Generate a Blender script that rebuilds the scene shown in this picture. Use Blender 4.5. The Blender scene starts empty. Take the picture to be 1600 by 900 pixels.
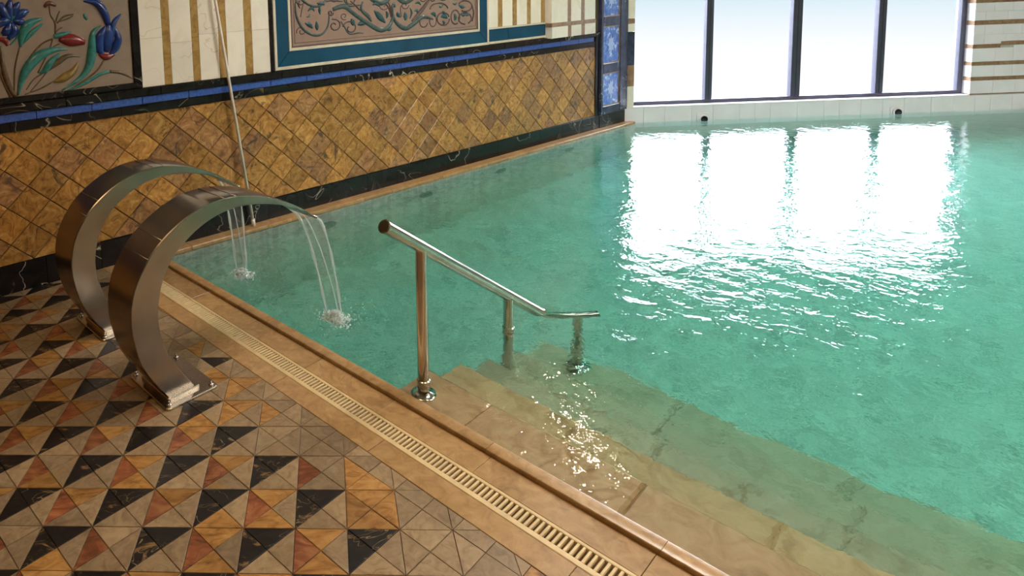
import bpy, bmesh, math, random
import numpy as np
from mathutils import Matrix, Vector
random.seed(7)
D = bpy.data
SC = bpy.context.scene
COL = SC.collection
R = math.radians

# ------------------------------------------------------------------ camera
H = 1.65
PITCH, ROLL, FPX, PPX, PPY = R(6.1715), R(-2.3301), 1031.08, 446.86, 97.83
cam_d = D.cameras.new('camera')
cam = D.objects.new('camera', cam_d)
COL.objects.link(cam)
cam_d.sensor_width = 36.0
cam_d.lens = FPX / 1600 * 36.0
cam_d.shift_x = (800 - PPX) / 1600
cam_d.shift_y = -(450 - PPY) / 1600
cam_d.clip_start = 0.05
_f = Vector((0, math.cos(PITCH), -math.sin(PITCH)))
_r0 = Vector((1, 0, 0)); _u0 = Vector((0, math.sin(PITCH), math.cos(PITCH)))
_r = math.cos(ROLL) * _r0 + math.sin(ROLL) * _u0
_u = -math.sin(ROLL) * _r0 + math.cos(ROLL) * _u0
cam.matrix_world = Matrix(((_r.x, _u.x, -_f.x, 0), (_r.y, _u.y, -_f.y, 0), (_r.z, _u.z, -_f.z, H), (0, 0, 0, 1)))
SC.camera = cam

# ------------------------------------------------------------------ view, world, cycles
SC.view_settings.view_transform = 'Standard'
SC.view_settings.look = 'None'
SC.view_settings.gamma = 1.0
SC.view_settings.use_curve_mapping = False
SC.view_settings.exposure = 0.12
cy = SC.cycles
cy.use_denoising = True
cy.max_bounces = 14
cy.transmission_bounces = 10
cy.transparent_max_bounces = 16
cy.diffuse_bounces = 5
cy.glossy_bounces = 6
cy.sample_clamp_indirect = 12.0
SKY = 22.0
world = D.worlds.new('sky')
SC.world = world
world.use_nodes = True
wt = world.node_tree
wt.nodes.clear()
w_o = wt.nodes.new('ShaderNodeOutputWorld')
w_b = wt.nodes.new('ShaderNodeBackground')
w_c = wt.nodes.new('ShaderNodeTexCoord')
w_s = wt.nodes.new('ShaderNodeSeparateXYZ')
w_m = wt.nodes.new('ShaderNodeMapRange')
w_r = wt.nodes.new('ShaderNodeValToRGB')
wt.links.new(w_c.outputs['Generated'], w_s.inputs[0])
wt.links.new(w_s.outputs['Z'], w_m.inputs['Value'])
w_m.inputs['From Min'].default_value = -0.25
w_m.inputs['From Max'].default_value = 0.25
wt.links.new(w_m.outputs[0], w_r.inputs[0])
# bright hazy sea below the horizon, paler towards the viewer, overcast sky above
cr = w_r.color_ramp
cr.elements[0].position = 0.0; cr.elements[0].color = (0.066, 0.066, 0.066, 1)
cr.elements[1].position = 0.33; cr.elements[1].color = (0.046, 0.046, 0.046, 1)
for pos, c in ((0.44, (0.0335, 0.0395, 0.0425, 1)), (0.505, (0.031, 0.0385, 0.0425, 1)), (0.56, (0.95, 0.98, 1.0, 1)), (1.0, (0.85, 0.93, 1.0, 1))):
    e = cr.elements.new(pos); e.color = c
wt.links.new(w_r.outputs[0], w_b.inputs['Color'])
w_b.inputs['Strength'].default_value = SKY
wt.links.new(w_b.outputs[0], w_o.inputs[0])

# ------------------------------------------------------------------ frames of the place
WA, WO = R(34.859), 3.8892          # tiled wall on the left: direction, distance
NA = R(-50.447)                     # near pool edge direction
WD = Vector((math.cos(WA), math.sin(WA), 0)); WN = Vector((-math.sin(WA), math.cos(WA), 0))
ND = Vector((math.cos(NA), math.sin(NA), 0)); NN = Vector((-math.sin(NA), math.cos(NA), 0))
GA = Vector((3.915, 7.384, 0)); GD = Vector((4.36, -0.095, 0)).normalized(); GN = Vector((-GD.y, GD.x, 0))
UP = Vector((0, 0, 1))
def frame(x, y, z, o):
    return Matrix(((x.x, y.x, z.x, o.x), (x.y, y.y, z.y, o.y), (x.z, y.z, z.z, o.z), (0, 0, 0, 1)))
FW = frame(WD, UP, -WN, WN * WO)            # left wall: u along, v up, w into the room
FG = frame(GD, UP, -GN, GA)                 # window wall
FN = frame(ND, NN, UP, Vector((0, 0, 0)))   # near edge: x along, y towards the pool
TA, TS = R(-3.584), 0.16015
FT = frame(Vector((math.cos(TA), math.sin(TA), 0)), Vector((-math.sin(TA), math.cos(TA), 0)), UP, Vector((-0.8396, 1.7625, 0)))
def nnp(a, b, z=0.0): return ND * a + NN * b + UP * z
ZW = 0.0          # water level
ZL = 0.015        # top of the raised pool lip
LIP_O, LIP_I = 1.880, 1.935
CW = 0.105        # coping along the left wall
def lines_cross(n1, d1, n2, d2):
    det = n1.x * n2.y - n1.y * n2.x
    return Vector(((d1 * n2.y - d2 * n1.y) / det, (n1.x * d2 - n2.x * d1) / det, 0))
POOL_C1 = lines_cross(NN, LIP_I, WN, WO - CW)         # corner near lip / wall coping
POOL_C2 = lines_cross(WN, WO - CW, GN, GA.dot(GN))    # corner wall coping / window wall
RX = 10.9         # right wall
BY = -3.0         # back wall
LX = -4.6

# ------------------------------------------------------------------ mesh helpers
def link(name, me, mat=None, parent=None, m=None, smooth=False):
    o = D.objects.new(name, me)
    COL.objects.link(o)
    if mat is not None and len(me.materials) == 0:
        for k in (mat if isinstance(mat, (list, tuple)) else [mat]):
            me.materials.append(k)
    if parent is not None:
        o.parent = parent
    if m is not None:
        if isinstance(m, Matrix): o.matrix_local = m
        else: o.location = m
    if smooth:
        for p in me.polygons: p.use_smooth = True
    return o
def empty(name, m):
    o = D.objects.new(name, None)
    COL.objects.link(o)
    o.empty_display_size = 0.1
    if isinstance(m, Matrix): o.matrix_world = m
    else: o.location = m
    return o
def tag(o, label, cat=None, group=None, kind=None):
    o['label'] = label
    if cat: o['category'] = cat
    if group: o['group'] = group
    if kind: o['kind'] = kind
    return o
def mesh(name, V, F):
    me = D.meshes.new(name)
    me.from_pydata([tuple(v) for v in V], [], F)
    me.update()
    return me
def offset_poly(P, d):
    """inset a convex CCW polygon by d"""
    n = len(P); out = []
    for i in range(n):
        a, b, c = Vector(P[i - 1]), Vector(P[i]), Vector(P[(i + 1) % n])
        e1 = (b - a).normalized(); e2 = (c - b).normalized()
        n1 = Vector((-e1.y, e1.x)); n2 = Vector((-e2.y, e2.x))
        den = 1 + n1.dot(n2)
        if den < 0.05: den = 0.05
        out.append(tuple(b + (n1 + n2) * (d / den)))
    return out
def area2(P):
    return 0.5 * sum(P[i - 1][0] * P[i][1] - P[i][0] * P[i - 1][1] for i in range(len(P)))
def clip(P, a, b, c):
    """keep a*x+b*y<=c"""
    out = []
    n = len(P)
    for i in range(n):
        p, q = P[i - 1], P[i]
        dp, dq = a * p[0] + b * p[1] - c, a * q[0] + b * q[1] - c
        if (dp <= 0) != (dq <= 0):
            t = dp / (dp - dq)
            out.append((p[0] + (q[0] - p[0]) * t, p[1] + (q[1] - p[1]) * t))
        if dq <= 0: out.append(tuple(q))
    r = []
    for p in out:
        if not r or (abs(p[0] - r[-1][0]) + abs(p[1] - r[-1][1])) > 1e-5: r.append(p)
    if len(r) > 1 and abs(r[0][0] - r[-1][0]) + abs(r[0][1] - r[-1][1]) < 1e-5: r.pop()
    return r
def prism_vf(P, z0, z1, ch=0.0):
    n = len(P)
    if area2(P) < 0: P = P[::-1]
    V = [(p[0], p[1], z0) for p in P]
    if ch > 0:
        V += [(p[0], p[1], z1 - ch) for p in P]
        V += [(p[0], p[1], z1) for p in offset_poly(P, ch)]
    else:
        V += [(p[0], p[1], z1) for p in P]
    F = []
    for k in range(len(V) // n - 1):
        for i in range(n):
            j = (i + 1) % n
            F.append((k * n + i, k * n + j, (k + 1) * n + j, (k + 1) * n + i))
    F.append(tuple(range(len(V) - n, len(V))))
    F.append(tuple(range(n - 1, -1, -1)))
    return V, F
def prism(name, P, z0, z1, ch=0.0):
    V, F = prism_vf(P, z0, z1, ch)
    return mesh(name, V, F)
def rect(x0, x1, y0, y1): return [(x0, y0), (x1, y0), (x1, y1), (x0, y1)]
def box(name, x0, x1, y0, y1, z0, z1, ch=0.0): return prism(name, rect(x0, x1, y0, y1), z0, z1, ch)
class MB:
    def __init__(s): s.V = []; s.F = []; s.M = []
    def add(s, V, F, mi=0):
        k = len(s.V); s.V += list(V); s.F += [tuple(i + k for i in f) for f in F]; s.M += [mi] * len(F)
    def mesh(s, name):
        me = mesh(name, s.V, s.F)
        if any(s.M): me.polygons.foreach_set('material_index', s.M)
        return me
def tube_vf(pts, rad, n=16, caps=True):
    pts = [Vector(p) for p in pts]
    if not isinstance(rad, (list, tuple)): rad = [rad] * len(pts)
    V = []; F = []
    prev = None
    for i, p in enumerate(pts):
        t = (pts[min(i + 1, len(pts) - 1)] - pts[max(i - 1, 0)]).normalized()
        if prev is None:
            a = t.cross(UP) if abs(t.z) < 0.9 else t.cross(Vector((1, 0, 0)))
        else:
            a = prev - t * prev.dot(t)
        a.normalize(); prev = a
        b = t.cross(a)
        for k in range(n):
            an = 2 * math.pi * k / n
            V.append(p + (a * math.cos(an) + b * math.sin(an)) * rad[i])
    for i in range(len(pts) - 1):
        for k in range(n):
            j = (k + 1) % n
            F.append((i * n + k, i * n + j, (i + 1) * n + j, (i + 1) * n + k))
    if caps:
        F.append(tuple(range(n - 1, -1, -1)))
        F.append(tuple(range((len(pts) - 1) * n, len(pts) * n)))
    return V, F
def tube(name, pts, rad, n=16, caps=True):
    return mesh(name, *tube_vf(pts, rad, n, caps))
def lathe_vf(prof, n=24):
    """profile of (r, z) round the z axis, closed on the axis by caps"""
    V = []; F = []
    for r, z in prof:
        for k in range(n):
            a = 2 * math.pi * k / n
            V.append((r * math.cos(a), r * math.sin(a), z))
    for i in range(len(prof) - 1):
        for k in range(n):
            j = (k + 1) % n
            F.append((i * n + k, i * n + j, (i + 1) * n + j, (i + 1) * n + k))
    F.append(tuple(range(n - 1, -1, -1)))
    F.append(tuple(range((len(prof) - 1) * n, len(prof) * n)))
    return V, F
def lathe(name, prof, n=24): return mesh(name, *lathe_vf(prof, n))
def catmull(P, per=4):
    P = [Vector(p) for p in P]
    out = []
    for i in range(len(P) - 1):
        p0, p1, p2, p3 = P[max(i - 1, 0)], P[i], P[i + 1], P[min(i + 2, len(P) - 1)]
        for k in range(per):
            t = k / per
            out.append(0.5 * ((2 * p1) + (p2 - p0) * t + (2 * p0 - 5 * p1 + 4 * p2 - p3) * t * t + (3 * p1 - p0 - 3 * p2 + p3) * t ** 3))
    out.append(P[-1])
    return out
def autosmooth(o, ang=35):
    me = o.data
    for p in me.polygons: p.use_smooth = True
    me.set_sharp_from_angle(angle=R(ang))
    return o

# ------------------------------------------------------------------ materials
def new_mat(name):
    m = D.materials.new(name); m.use_nodes = True
    t = m.node_tree; t.nodes.clear()
    o = t.nodes.new('ShaderNodeOutputMaterial')
    b = t.nodes.new('ShaderNodeBsdfPrincipled')
    t.links.new(b.outputs[0], o.inputs['Surface'])
    return m, t, b, o
def coords(t, rnd=True, scale=(1, 1, 1)):
    g = t.nodes.new('ShaderNodeNewGeometry')
    out = g.outputs['Position']
    if rnd:
        oi = t.nodes.new('ShaderNodeObjectInfo')
        mu = t.nodes.new('ShaderNodeMath'); mu.operation = 'MULTIPLY'; mu.inputs[1].default_value = 37.0
        t.links.new(oi.outputs['Random'], mu.inputs[0])
        ad = t.nodes.new('ShaderNodeVectorMath'); ad.operation = 'ADD'
        t.links.new(out, ad.inputs[0]); t.links.new(mu.outputs[0], ad.inputs[1])
        out = ad.outputs[0]
    if scale != (1, 1, 1):
        mp = t.nodes.new('ShaderNodeVectorMath'); mp.operation = 'MULTIPLY'; mp.inputs[1].default_value = scale
        t.links.new(out, mp.inputs[0]); out = mp.outputs[0]
    return out
def noise(t, vec, scale, detail=4, rough=0.55, dist=0.0):
    n = t.nodes.new('ShaderNodeTexNoise')
    n.inputs['Scale'].default_value = scale; n.inputs['Detail'].default_value = detail
    n.inputs['Roughness'].default_value = rough; n.inputs['Distortion'].default_value = dist
    t.links.new(vec, n.inputs['Vector'])
    return n.outputs['Fac']
def ramp(t, fac, stops, interp='LINEAR'):
    r = t.nodes.new('ShaderNodeValToRGB')
    c = r.color_ramp; c.interpolation = interp
    while len(c.elements) < len(stops): c.elements.new(0.5)
    for e, (p, col) in zip(c.elements, stops):
        e.position = p; e.color = (*col, 1) if len(col) == 3 else col
    t.links.new(fac, r.inputs[0])
    return r.outputs[0]
def mix(t, fac, a, b, mode='MIX'):
    m = t.nodes.new('ShaderNodeMix'); m.data_type = 'RGBA'; m.blend_type = mode
    for s, v in ((0, fac), (6, a), (7, b)):
        if hasattr(v, 'is_linked') or hasattr(v, 'links'): t.links.new(v, m.inputs[s])
        else: m.inputs[s].default_value = v if s == 0 else (*v, 1)
    return m.outputs[2]
def bump(t, b, h, strength=0.2, dist=0.01):
    n = t.nodes.new('ShaderNodeBump')
    n.inputs['Strength'].default_value = strength; n.inputs['Distance'].default_value = dist
    t.links.new(h, n.inputs['Height']); t.links.new(n.outputs[0], b.inputs['Normal'])
def marble(name, stops, scale=9.0, dist=1.2, vein=None, vein_scale=5.0, vein_w=0.02, blotch=None, blotch_scale=6.0, blotch_at=0.62, rough=0.3, vary=0.0, spec=0.5, detail=6, stretch=(1, 1, 1)):
    m, t, b, o = new_mat(name)
    vec = coords(t, True, stretch)
    col = ramp(t, noise(t, vec, scale, detail, 0.62, dist), stops)
    if blotch:
        f = ramp(t, noise(t, vec, blotch_scale, 5, 0.65, 1.5), [(blotch_at - 0.03, (0, 0, 0)), (blotch_at + 0.05, (1, 1, 1))])
        col = mix(t, f, col, blotch)
    if vein:
        n1 = noise(t, vec, vein_scale, 3, 0.5, 2.0)
        f = ramp(t, n1, [(0.5 - vein_w, (0, 0, 0)), (0.5, (1, 1, 1)), (0.5 + vein_w, (0, 0, 0))])
        n2 = ramp(t, noise(t, vec, vein_scale * 0.8, 2), [(0.45, (0, 0, 0)), (0.62, (1, 1, 1))])
        f = mix(t, 1.0, f, n2, 'MULTIPLY')
        col = mix(t, f, col, vein)
    if vary:
        oi = t.nodes.new('ShaderNodeObjectInfo')
        mr = t.nodes.new('ShaderNodeMapRange')
        mr.inputs['To Min'].default_value = 1 - vary; mr.inputs['To Max'].default_value = 1 + vary
        t.links.new(oi.outputs['Random'], mr.inputs['Value'])
        vm = t.nodes.new('ShaderNodeVectorMath'); vm.operation = 'SCALE'
        t.links.new(col, vm.inputs[0]); t.links.new(mr.outputs[0], vm.inputs['Scale'])
        col = vm.outputs[0]
    t.links.new(col, b.inputs['Base Color'])
    b.inputs['Roughness'].default_value = rough
    b.inputs['Specular IOR Level'].default_value = spec
    bump(t, b, noise(t, vec, scale * 5, 3), 0.12, 0.003)
    return m
def plain(name, col, rough=0.5, metal=0.0, var=0.12, scale=14.0, spec=0.5):
    m, t, b, o = new_mat(name)
    vec = coords(t, True)
    c0 = tuple(v * (1 - var) for v in col); c1 = tuple(min(1, v * (1 + var)) for v in col)
    t.links.new(ramp(t, noise(t, vec, scale, 4), [(0.3, c0), (0.7, c1)]), b.inputs['Base Color'])
    b.inputs['Roughness'].default_value = rough; b.inputs['Metallic'].default_value = metal
    b.inputs['Specular IOR Level'].default_value = spec
    return m
def emit(name, col, s):
    m, t, b, o = new_mat(name)
    b.inputs['Base Color'].default_value = (0.8, 0.8, 0.8, 1)
    b.inputs['Emission Color'].default_value = (*col, 1); b.inputs['Emission Strength'].default_value = s
    return m
M = {}
M['black'] = marble('black_marble', [(0.3, (0.006, 0.006, 0.007)), (0.7, (0.016, 0.014, 0.014))], 7, vein=(0.60, 0.52, 0.42), vein_scale=1.6, vein_w=0.005, blotch=(0.13, 0.085, 0.04), blotch_scale=3, blotch_at=0.68, rough=0.2, spec=0.3)
M['black_tile'] = marble('black_marble_tile', [(0.3, (0.007, 0.006, 0.006)), (0.75, (0.022, 0.017, 0.014))], 9, vein=(0.40, 0.29, 0.16), vein_scale=5, vein_w=0.006, blotch=(0.27, 0.16, 0.065), blotch_scale=8, blotch_at=0.61, rough=0.38, spec=0.35, stretch=(0.8, 1.6, 1))
M['gold_tile'] = marble('ochre_marble_tile', [(0.28, (0.13, 0.060, 0.018)), (0.48, (0.34, 0.165, 0.045)), (0.72, (0.48, 0.28, 0.10))], 15, rough=0.42, spec=0.35, vary=0.2, stretch=(0.8, 1.6, 1))
M['red_tile'] = marble('red_marble_tile', [(0.28, (0.075, 0.022, 0.012)), (0.5, (0.26, 0.085, 0.035)), (0.74, (0.45, 0.20, 0.08))], 12, blotch=(0.03, 0.018, 0.012), blotch_scale=8, blotch_at=0.68, rough=0.42, spec=0.35, vary=0.25, stretch=(0.8, 1.6, 1))
M['beige_tile'] = marble('beige_marble_tile', [(0.28, (0.195, 0.128, 0.070)), (0.5, (0.305, 0.212, 0.120)), (0.72, (0.385, 0.278, 0.165))], 22, rough=0.42, spec=0.35, vary=0.16)
M['taupe_tile'] = marble('taupe_marble_tile', [(0.28, (0.165, 0.110, 0.063)), (0.5, (0.255, 0.180, 0.106)), (0.72, (0.345, 0.25, 0.150))], 20, blotch=(0.34, 0.185, 0.06), blotch_scale=5, blotch_at=0.64, rough=0.42, spec=0.35, vary=0.14)
M['stone'] = marble('honey_limestone', [(0.28, (0.255, 0.140, 0.052)), (0.5, (0.385, 0.228, 0.094)), (0.72, (0.48, 0.305, 0.142))], 16, vein=(0.30, 0.17, 0.07), vein_scale=3, vein_w=0.012, rough=0.28, vary=0.10)
M['step'] = marble('sandstone_step', [(0.28, (0.40, 0.245, 0.11)), (0.5, (0.55, 0.365, 0.185)), (0.72, (0.64, 0.45, 0.25))], 9, vein=(0.34, 0.19, 0.06), vein_scale=1.6, vein_w=0.02, rough=0.4, vary=0.06)
M['step_pale'] = marble('pale_sandstone_step', [(0.28, (0.33, 0.27, 0.17)), (0.5, (0.46, 0.39, 0.27)), (0.72, (0.54, 0.47, 0.34))], 9, vein=(0.30, 0.21, 0.10), vein_scale=1.6, vein_w=0.02, rough=0.4, vary=0.06)
M['grout'] = plain('grout', (0.16, 0.115, 0.07), 0.8)
M['grout_dark'] = plain('dark_grout', (0.10, 0.065, 0.03), 0.85)
M['grate'] = plain('cream_plastic', (0.66, 0.50, 0.27), 0.42)
M['hollow'] = plain('dark_channel', (0.012, 0.008, 0.005), 0.9)
M['diamond'] = marble('ochre_wall_marble', [(0.26, (0.10, 0.042, 0.012)), (0.42, (0.33, 0.150, 0.034)), (0.58, (0.48, 0.245, 0.065)), (0.76, (0.62, 0.40, 0.16))], 11, dist=2.2, vein=(0.07, 0.035, 0.016), vein_scale=7, vein_w=0.02, blotch=(0.09, 0.05, 0.025), blotch_scale=7, blotch_at=0.63, rough=0.3, vary=0.22)
M['diamond_b'] = marble('russet_wall_marble', [(0.26, (0.09, 0.035, 0.015)), (0.45, (0.29, 0.135, 0.05)), (0.62, (0.43, 0.225, 0.09)), (0.78, (0.58, 0.38, 0.20))], 10, dist=2.5, vein=(0.06, 0.03, 0.02), vein_scale=6, vein_w=0.025, blotch=(0.10, 0.055, 0.04), blotch_scale=6, blotch_at=0.60, rough=0.3, vary=0.2)
M['blue_tile'] = plain('blue_glazed_tile', (0.050, 0.105, 0.40), 0.2, var=0.25, scale=60)
M['cream'] = marble('cream_marble', [(0.25, (0.76, 0.67, 0.58)), (0.5, (0.86, 0.77, 0.68)), (0.8, (0.90, 0.83, 0.75))], 3, vein=(0.55, 0.40, 0.24), vein_scale=1.2, vein_w=0.005, rough=0.25, vary=0.05)
M['gold_strip'] = marble('gold_strip_marble', [(0.25, (0.20, 0.10, 0.025)), (0.5, (0.40, 0.23, 0.065)), (0.8, (0.52, 0.35, 0.14))], 14, rough=0.28)
M['brown_strip'] = marble('brown_strip_marble', [(0.25, (0.16, 0.085, 0.05)), (0.5, (0.30, 0.17, 0.10)), (0.8, (0.42, 0.27, 0.17))], 12, rough=0.3)
M['white_tile'] = plain('white_ceramic', (0.84, 0.77, 0.84), 0.25, var=0.04, scale=5)
M['white_grout'] = plain('white_grout', (0.52, 0.50, 0.48), 0.8)
M['slate'] = marble('slate_blue_marble', [(0.3, (0.022, 0.030, 0.062)), (0.7, (0.055, 0.068, 0.125))], 6, vein=(0.45, 0.5, 0.6), vein_scale=3, vein_w=0.008, rough=0.2)
M['sky_tile'] = marble('pale_blue_tile', [(0.35, (0.06, 0.13, 0.50)), (0.55, (0.13, 0.24, 0.66)), (0.66, (0.55, 0.68, 0.92))], 16, dist=0.6, rough=0.18)
M['panel_taupe'] = plain('taupe_ceramic', (0.27, 0.20, 0.155), 0.42)
M['panel_mauve'] = plain('mauve_ceramic', (0.30, 0.19, 0.15), 0.42)
M['mauve_line'] = plain('dark_mauve_ceramic', (0.13, 0.075, 0.065), 0.4)
M['teal_glaze'] = plain('petrol_blue_glaze', (0.004, 0.065, 0.135), 0.12, var=0.2, scale=4)
M['white_line'] = plain('ivory_line', (0.66, 0.58, 0.47), 0.35)
for k, nm, c in (('B', 'cobalt_glaze', (0.012, 0.040, 0.20)), ('K', 'pink_glaze', (0.50, 0.27, 0.23)), ('R', 'crimson_glaze', (0.20, 0.02, 0.022)), ('O', 'olive_glaze', (0.10, 0.065, 0.032)), ('T', 'turquoise_glaze', (0.035, 0.19, 0.175)), ('M', 'umber_glaze', (0.12, 0.05, 0.035)), ('G', 'bronze_glaze', (0.24, 0.15, 0.04)),
                 ('V', 'vine_glaze', (0.065, 0.095, 0.095)), ('D', 'tendril_glaze', (0.085, 0.055, 0.05)), ('L', 'leaf_glaze', (0.035, 0.09, 0.10))):
    M['g' + k] = plain(nm, c, 0.2, var=0.25, scale=40)
def steel(name, col, rough, stretch):
    m, t, b, o = new_mat(name)
    vec = coords(t, False, stretch)
    n = noise(t, vec, 30, 3, 0.6)
    n2 = noise(t, coords(t, False), 5, 4, 0.6)
    t.links.new(ramp(t, n2, [(0.3, tuple(v * 0.72 for v in col)), (0.7, col)]), b.inputs['Base Color'])
    b.inputs['Metallic'].default_value = 1.0
    mr = t.nodes.new('ShaderNodeMapRange')
    mr.inputs['To Min'].default_value = rough * 0.97; mr.inputs['To Max'].default_value = rough * 1.03
    t.links.new(n, mr.inputs['Value']); t.links.new(mr.outputs[0], b.inputs['Roughness'])
    return m
M['steel'] = steel('brushed_steel', (0.40, 0.355, 0.305), 0.26, (1, 1, 5))
M['polished'] = steel('polished_steel', (0.66, 0.62, 0.58), 0.12, (1, 1, 1))
M['plate'] = steel('plate_steel', (0.58, 0.52, 0.45), 0.26, (1, 1, 1))
M['pole'] = plain('white_plastic', (0.72, 0.64, 0.56), 0.35)
M['alu'] = plain('dark_grey_aluminium', (0.055, 0.052, 0.085), 0.4)
M['plaster'] = plain('plaster', (0.36, 0.25, 0.15), 0.6)
M['ceiling'] = plain('ceiling_paint', (0.70, 0.66, 0.58), 0.85)
M['rubber'] = plain('black_pipe', (0.012, 0.016, 0.022), 0.5)
M['inlet'] = plain('inlet_plastic', (0.34, 0.36, 0.32), 0.5)
# pool lining: small glazed mosaic
m, t, b, o = new_mat('pool_mosaic')
vec = coords(t, False)
bk = t.nodes.new('ShaderNodeTexBrick')
bk.offset = 0.0
bk.inputs['Scale'].default_value = 1.0
bk.inputs['Brick Width'].default_value = 0.05; bk.inputs['Row Height'].default_value = 0.05; bk.inputs['Mortar Size'].default_value = 0.0025
bk.inputs['Color1'].default_value = (0.96, 0.78, 0.77, 1); bk.inputs['Color2'].default_value = (0.80, 0.62, 0.61, 1); bk.inputs['Mortar'].default_value = (0.95, 0.82, 0.78, 1)
t.links.new(vec, bk.inputs['Vector'])
caustic_web = ramp(t, noise(t, vec, 6.5, 6, 0.7, 2.2), [(0.32, (0.50, 0.52, 0.50)), (0.5, (0.84, 0.84, 0.84)), (0.68, (1.06, 1.06, 1.06))])  # bright and dark mottling painted in for the web of light on the bottom
t.links.new(mix(t, 1.0, bk.outputs['Color'], caustic_web, 'MULTIPLY'), b.inputs['Base Color'])
b.inputs['Roughness'].default_value = 0.5
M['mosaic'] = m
# pool water: refracting surface over an absorbing body
m = D.materials.new('pool_water'); m.use_nodes = True
t = m.node_tree; t.nodes.clear()
o = t.nodes.new('ShaderNodeOutputMaterial')
g = t.nodes.new('ShaderNodeBsdfGlass'); g.inputs['IOR'].default_value = 1.333; g.inputs['Roughness'].default_value = 0.0
t.links.new(g.outputs[0], o.inputs['Surface'])
va = t.nodes.new('ShaderNodeVolumeAbsorption')
va.inputs['Color'].default_value = (0.0, 0.82, 0.69, 1); va.inputs['Density'].default_value = 0.56
t.links.new(va.outputs[0], o.inputs['Volume'])
vec = coords(t, False)
h1 = noise(t, vec, 8.0, 3, 0.5, 0.4)
h2 = noise(t, vec, 26.0, 2, 0.5, 0.3)
ad = t.nodes.new('ShaderNodeMath'); ad.operation = 'MULTIPLY_ADD'; ad.inputs[1].default_value = 0.30
t.links.new(h2, ad.inputs[0]); t.links.new(h1, ad.inputs[2])
bp = t.nodes.new('ShaderNodeBump'); bp.inputs['Strength'].default_value = 1.0; bp.inputs['Distance'].default_value = 0.0068
t.links.new(ad.outputs[0], bp.inputs['Height']); t.links.new(bp.outputs[0], g.inputs['Normal'])
M['water'] = m
# clear falling water and window glass: thin, so light passes straight through
def clear(name, tint, ior, extra=0.0, froth_sheen=0.0):
    m = D.materials.new(name); m.use_nodes = True
    t = m.node_tree; t.nodes.clear()
    o = t.nodes.new('ShaderNodeOutputMaterial')
    lw_ = t.nodes.new('ShaderNodeLayerWeight'); lw_.inputs['Blend'].default_value = 0.5
    pw = t.nodes.new('ShaderNodeMath'); pw.operation = 'POWER'; pw.inputs[1].default_value = 5.0
    fr = t.nodes.new('ShaderNodeMath'); fr.operation = 'MULTIPLY_ADD'
    r0 = ((ior - 1) / (ior + 1)) ** 2
    fr.inputs[1].default_value = 1 - r0; fr.inputs[2].default_value = r0
    t.links.new(lw_.outputs['Facing'], pw.inputs[0]); t.links.new(pw.outputs[0], fr.inputs[0])
    tr = t.nodes.new('ShaderNodeBsdfTransparent'); tr.inputs['Color'].default_value = (*tint, 1)
    gl = t.nodes.new('ShaderNodeBsdfGlossy'); gl.inputs['Roughness'].default_value = 0.03
    mx = t.nodes.new('ShaderNodeMixShader')
    ad = t.nodes.new('ShaderNodeMath'); ad.operation = 'ADD'; ad.inputs[1].default_value = extra; ad.use_clamp = True
    t.links.new(fr.outputs[0], ad.inputs[0]); t.links.new(ad.outputs[0], mx.inputs[0])
    t.links.new(tr.outputs[0], mx.inputs[1]); t.links.new(gl.outputs[0], mx.inputs[2])
    out = mx.outputs[0]
    if froth_sheen:
        df = t.nodes.new('ShaderNodeBsdfDiffuse'); df.inputs['Color'].default_value = (0.86, 0.90, 0.90, 1)
        tl = t.nodes.new('ShaderNodeBsdfTranslucent'); tl.inputs['Color'].default_value = (0.86, 0.90, 0.90, 1)
        m1 = t.nodes.new('ShaderNodeMixShader'); m1.inputs[0].default_value = 0.5
        t.links.new(df.outputs[0], m1.inputs[1]); t.links.new(tl.outputs[0], m1.inputs[2])
        m2 = t.nodes.new('ShaderNodeMixShader'); m2.inputs[0].default_value = froth_sheen
        t.links.new(out, m2.inputs[1]); t.links.new(m1.outputs[0], m2.inputs[2]); out = m2.outputs[0]
    t.links.new(out, o.inputs['Surface'])
    return m
M['pane'] = clear('window_glass', (0.97, 0.985, 1.0), 1.45)
M['sheet'] = clear('falling_water_sheet', (0.97, 0.99, 0.98), 1.33, 0.05, 0.06)
M['stream'] = clear('falling_water_stream', (0.93, 0.97, 0.96), 1.33, 0.14, 0.50)  # white mixed into the colour for the window's reflection in the streams
m, t, b, o = new_mat('splash_foam')
b.inputs['Base Color'].default_value = (0.85, 0.88, 0.86, 1); b.inputs['Roughness'].default_value = 0.25
tr = t.nodes.new('ShaderNodeBsdfTransparent'); mx = t.nodes.new('ShaderNodeMixShader')
f = ramp(t, noise(t, coords(t, False), 45, 3), [(0.42, (0.12, 0.12, 0.12)), (0.62, (0.75, 0.75, 0.75))])
t.links.new(f, mx.inputs[0]); t.links.new(tr.outputs[0], mx.inputs[1]); t.links.new(b.outputs[0], mx.inputs[2]); t.links.new(mx.outputs[0], o.inputs['Surface'])
M['foam'] = m
M['motif'] = plain('pale_motif', (0.36, 0.47, 0.78), 0.25)
M['drop'] = clear('water_drop', (0.98, 0.99, 0.99), 1.33, 0.08, 0.85)
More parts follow.
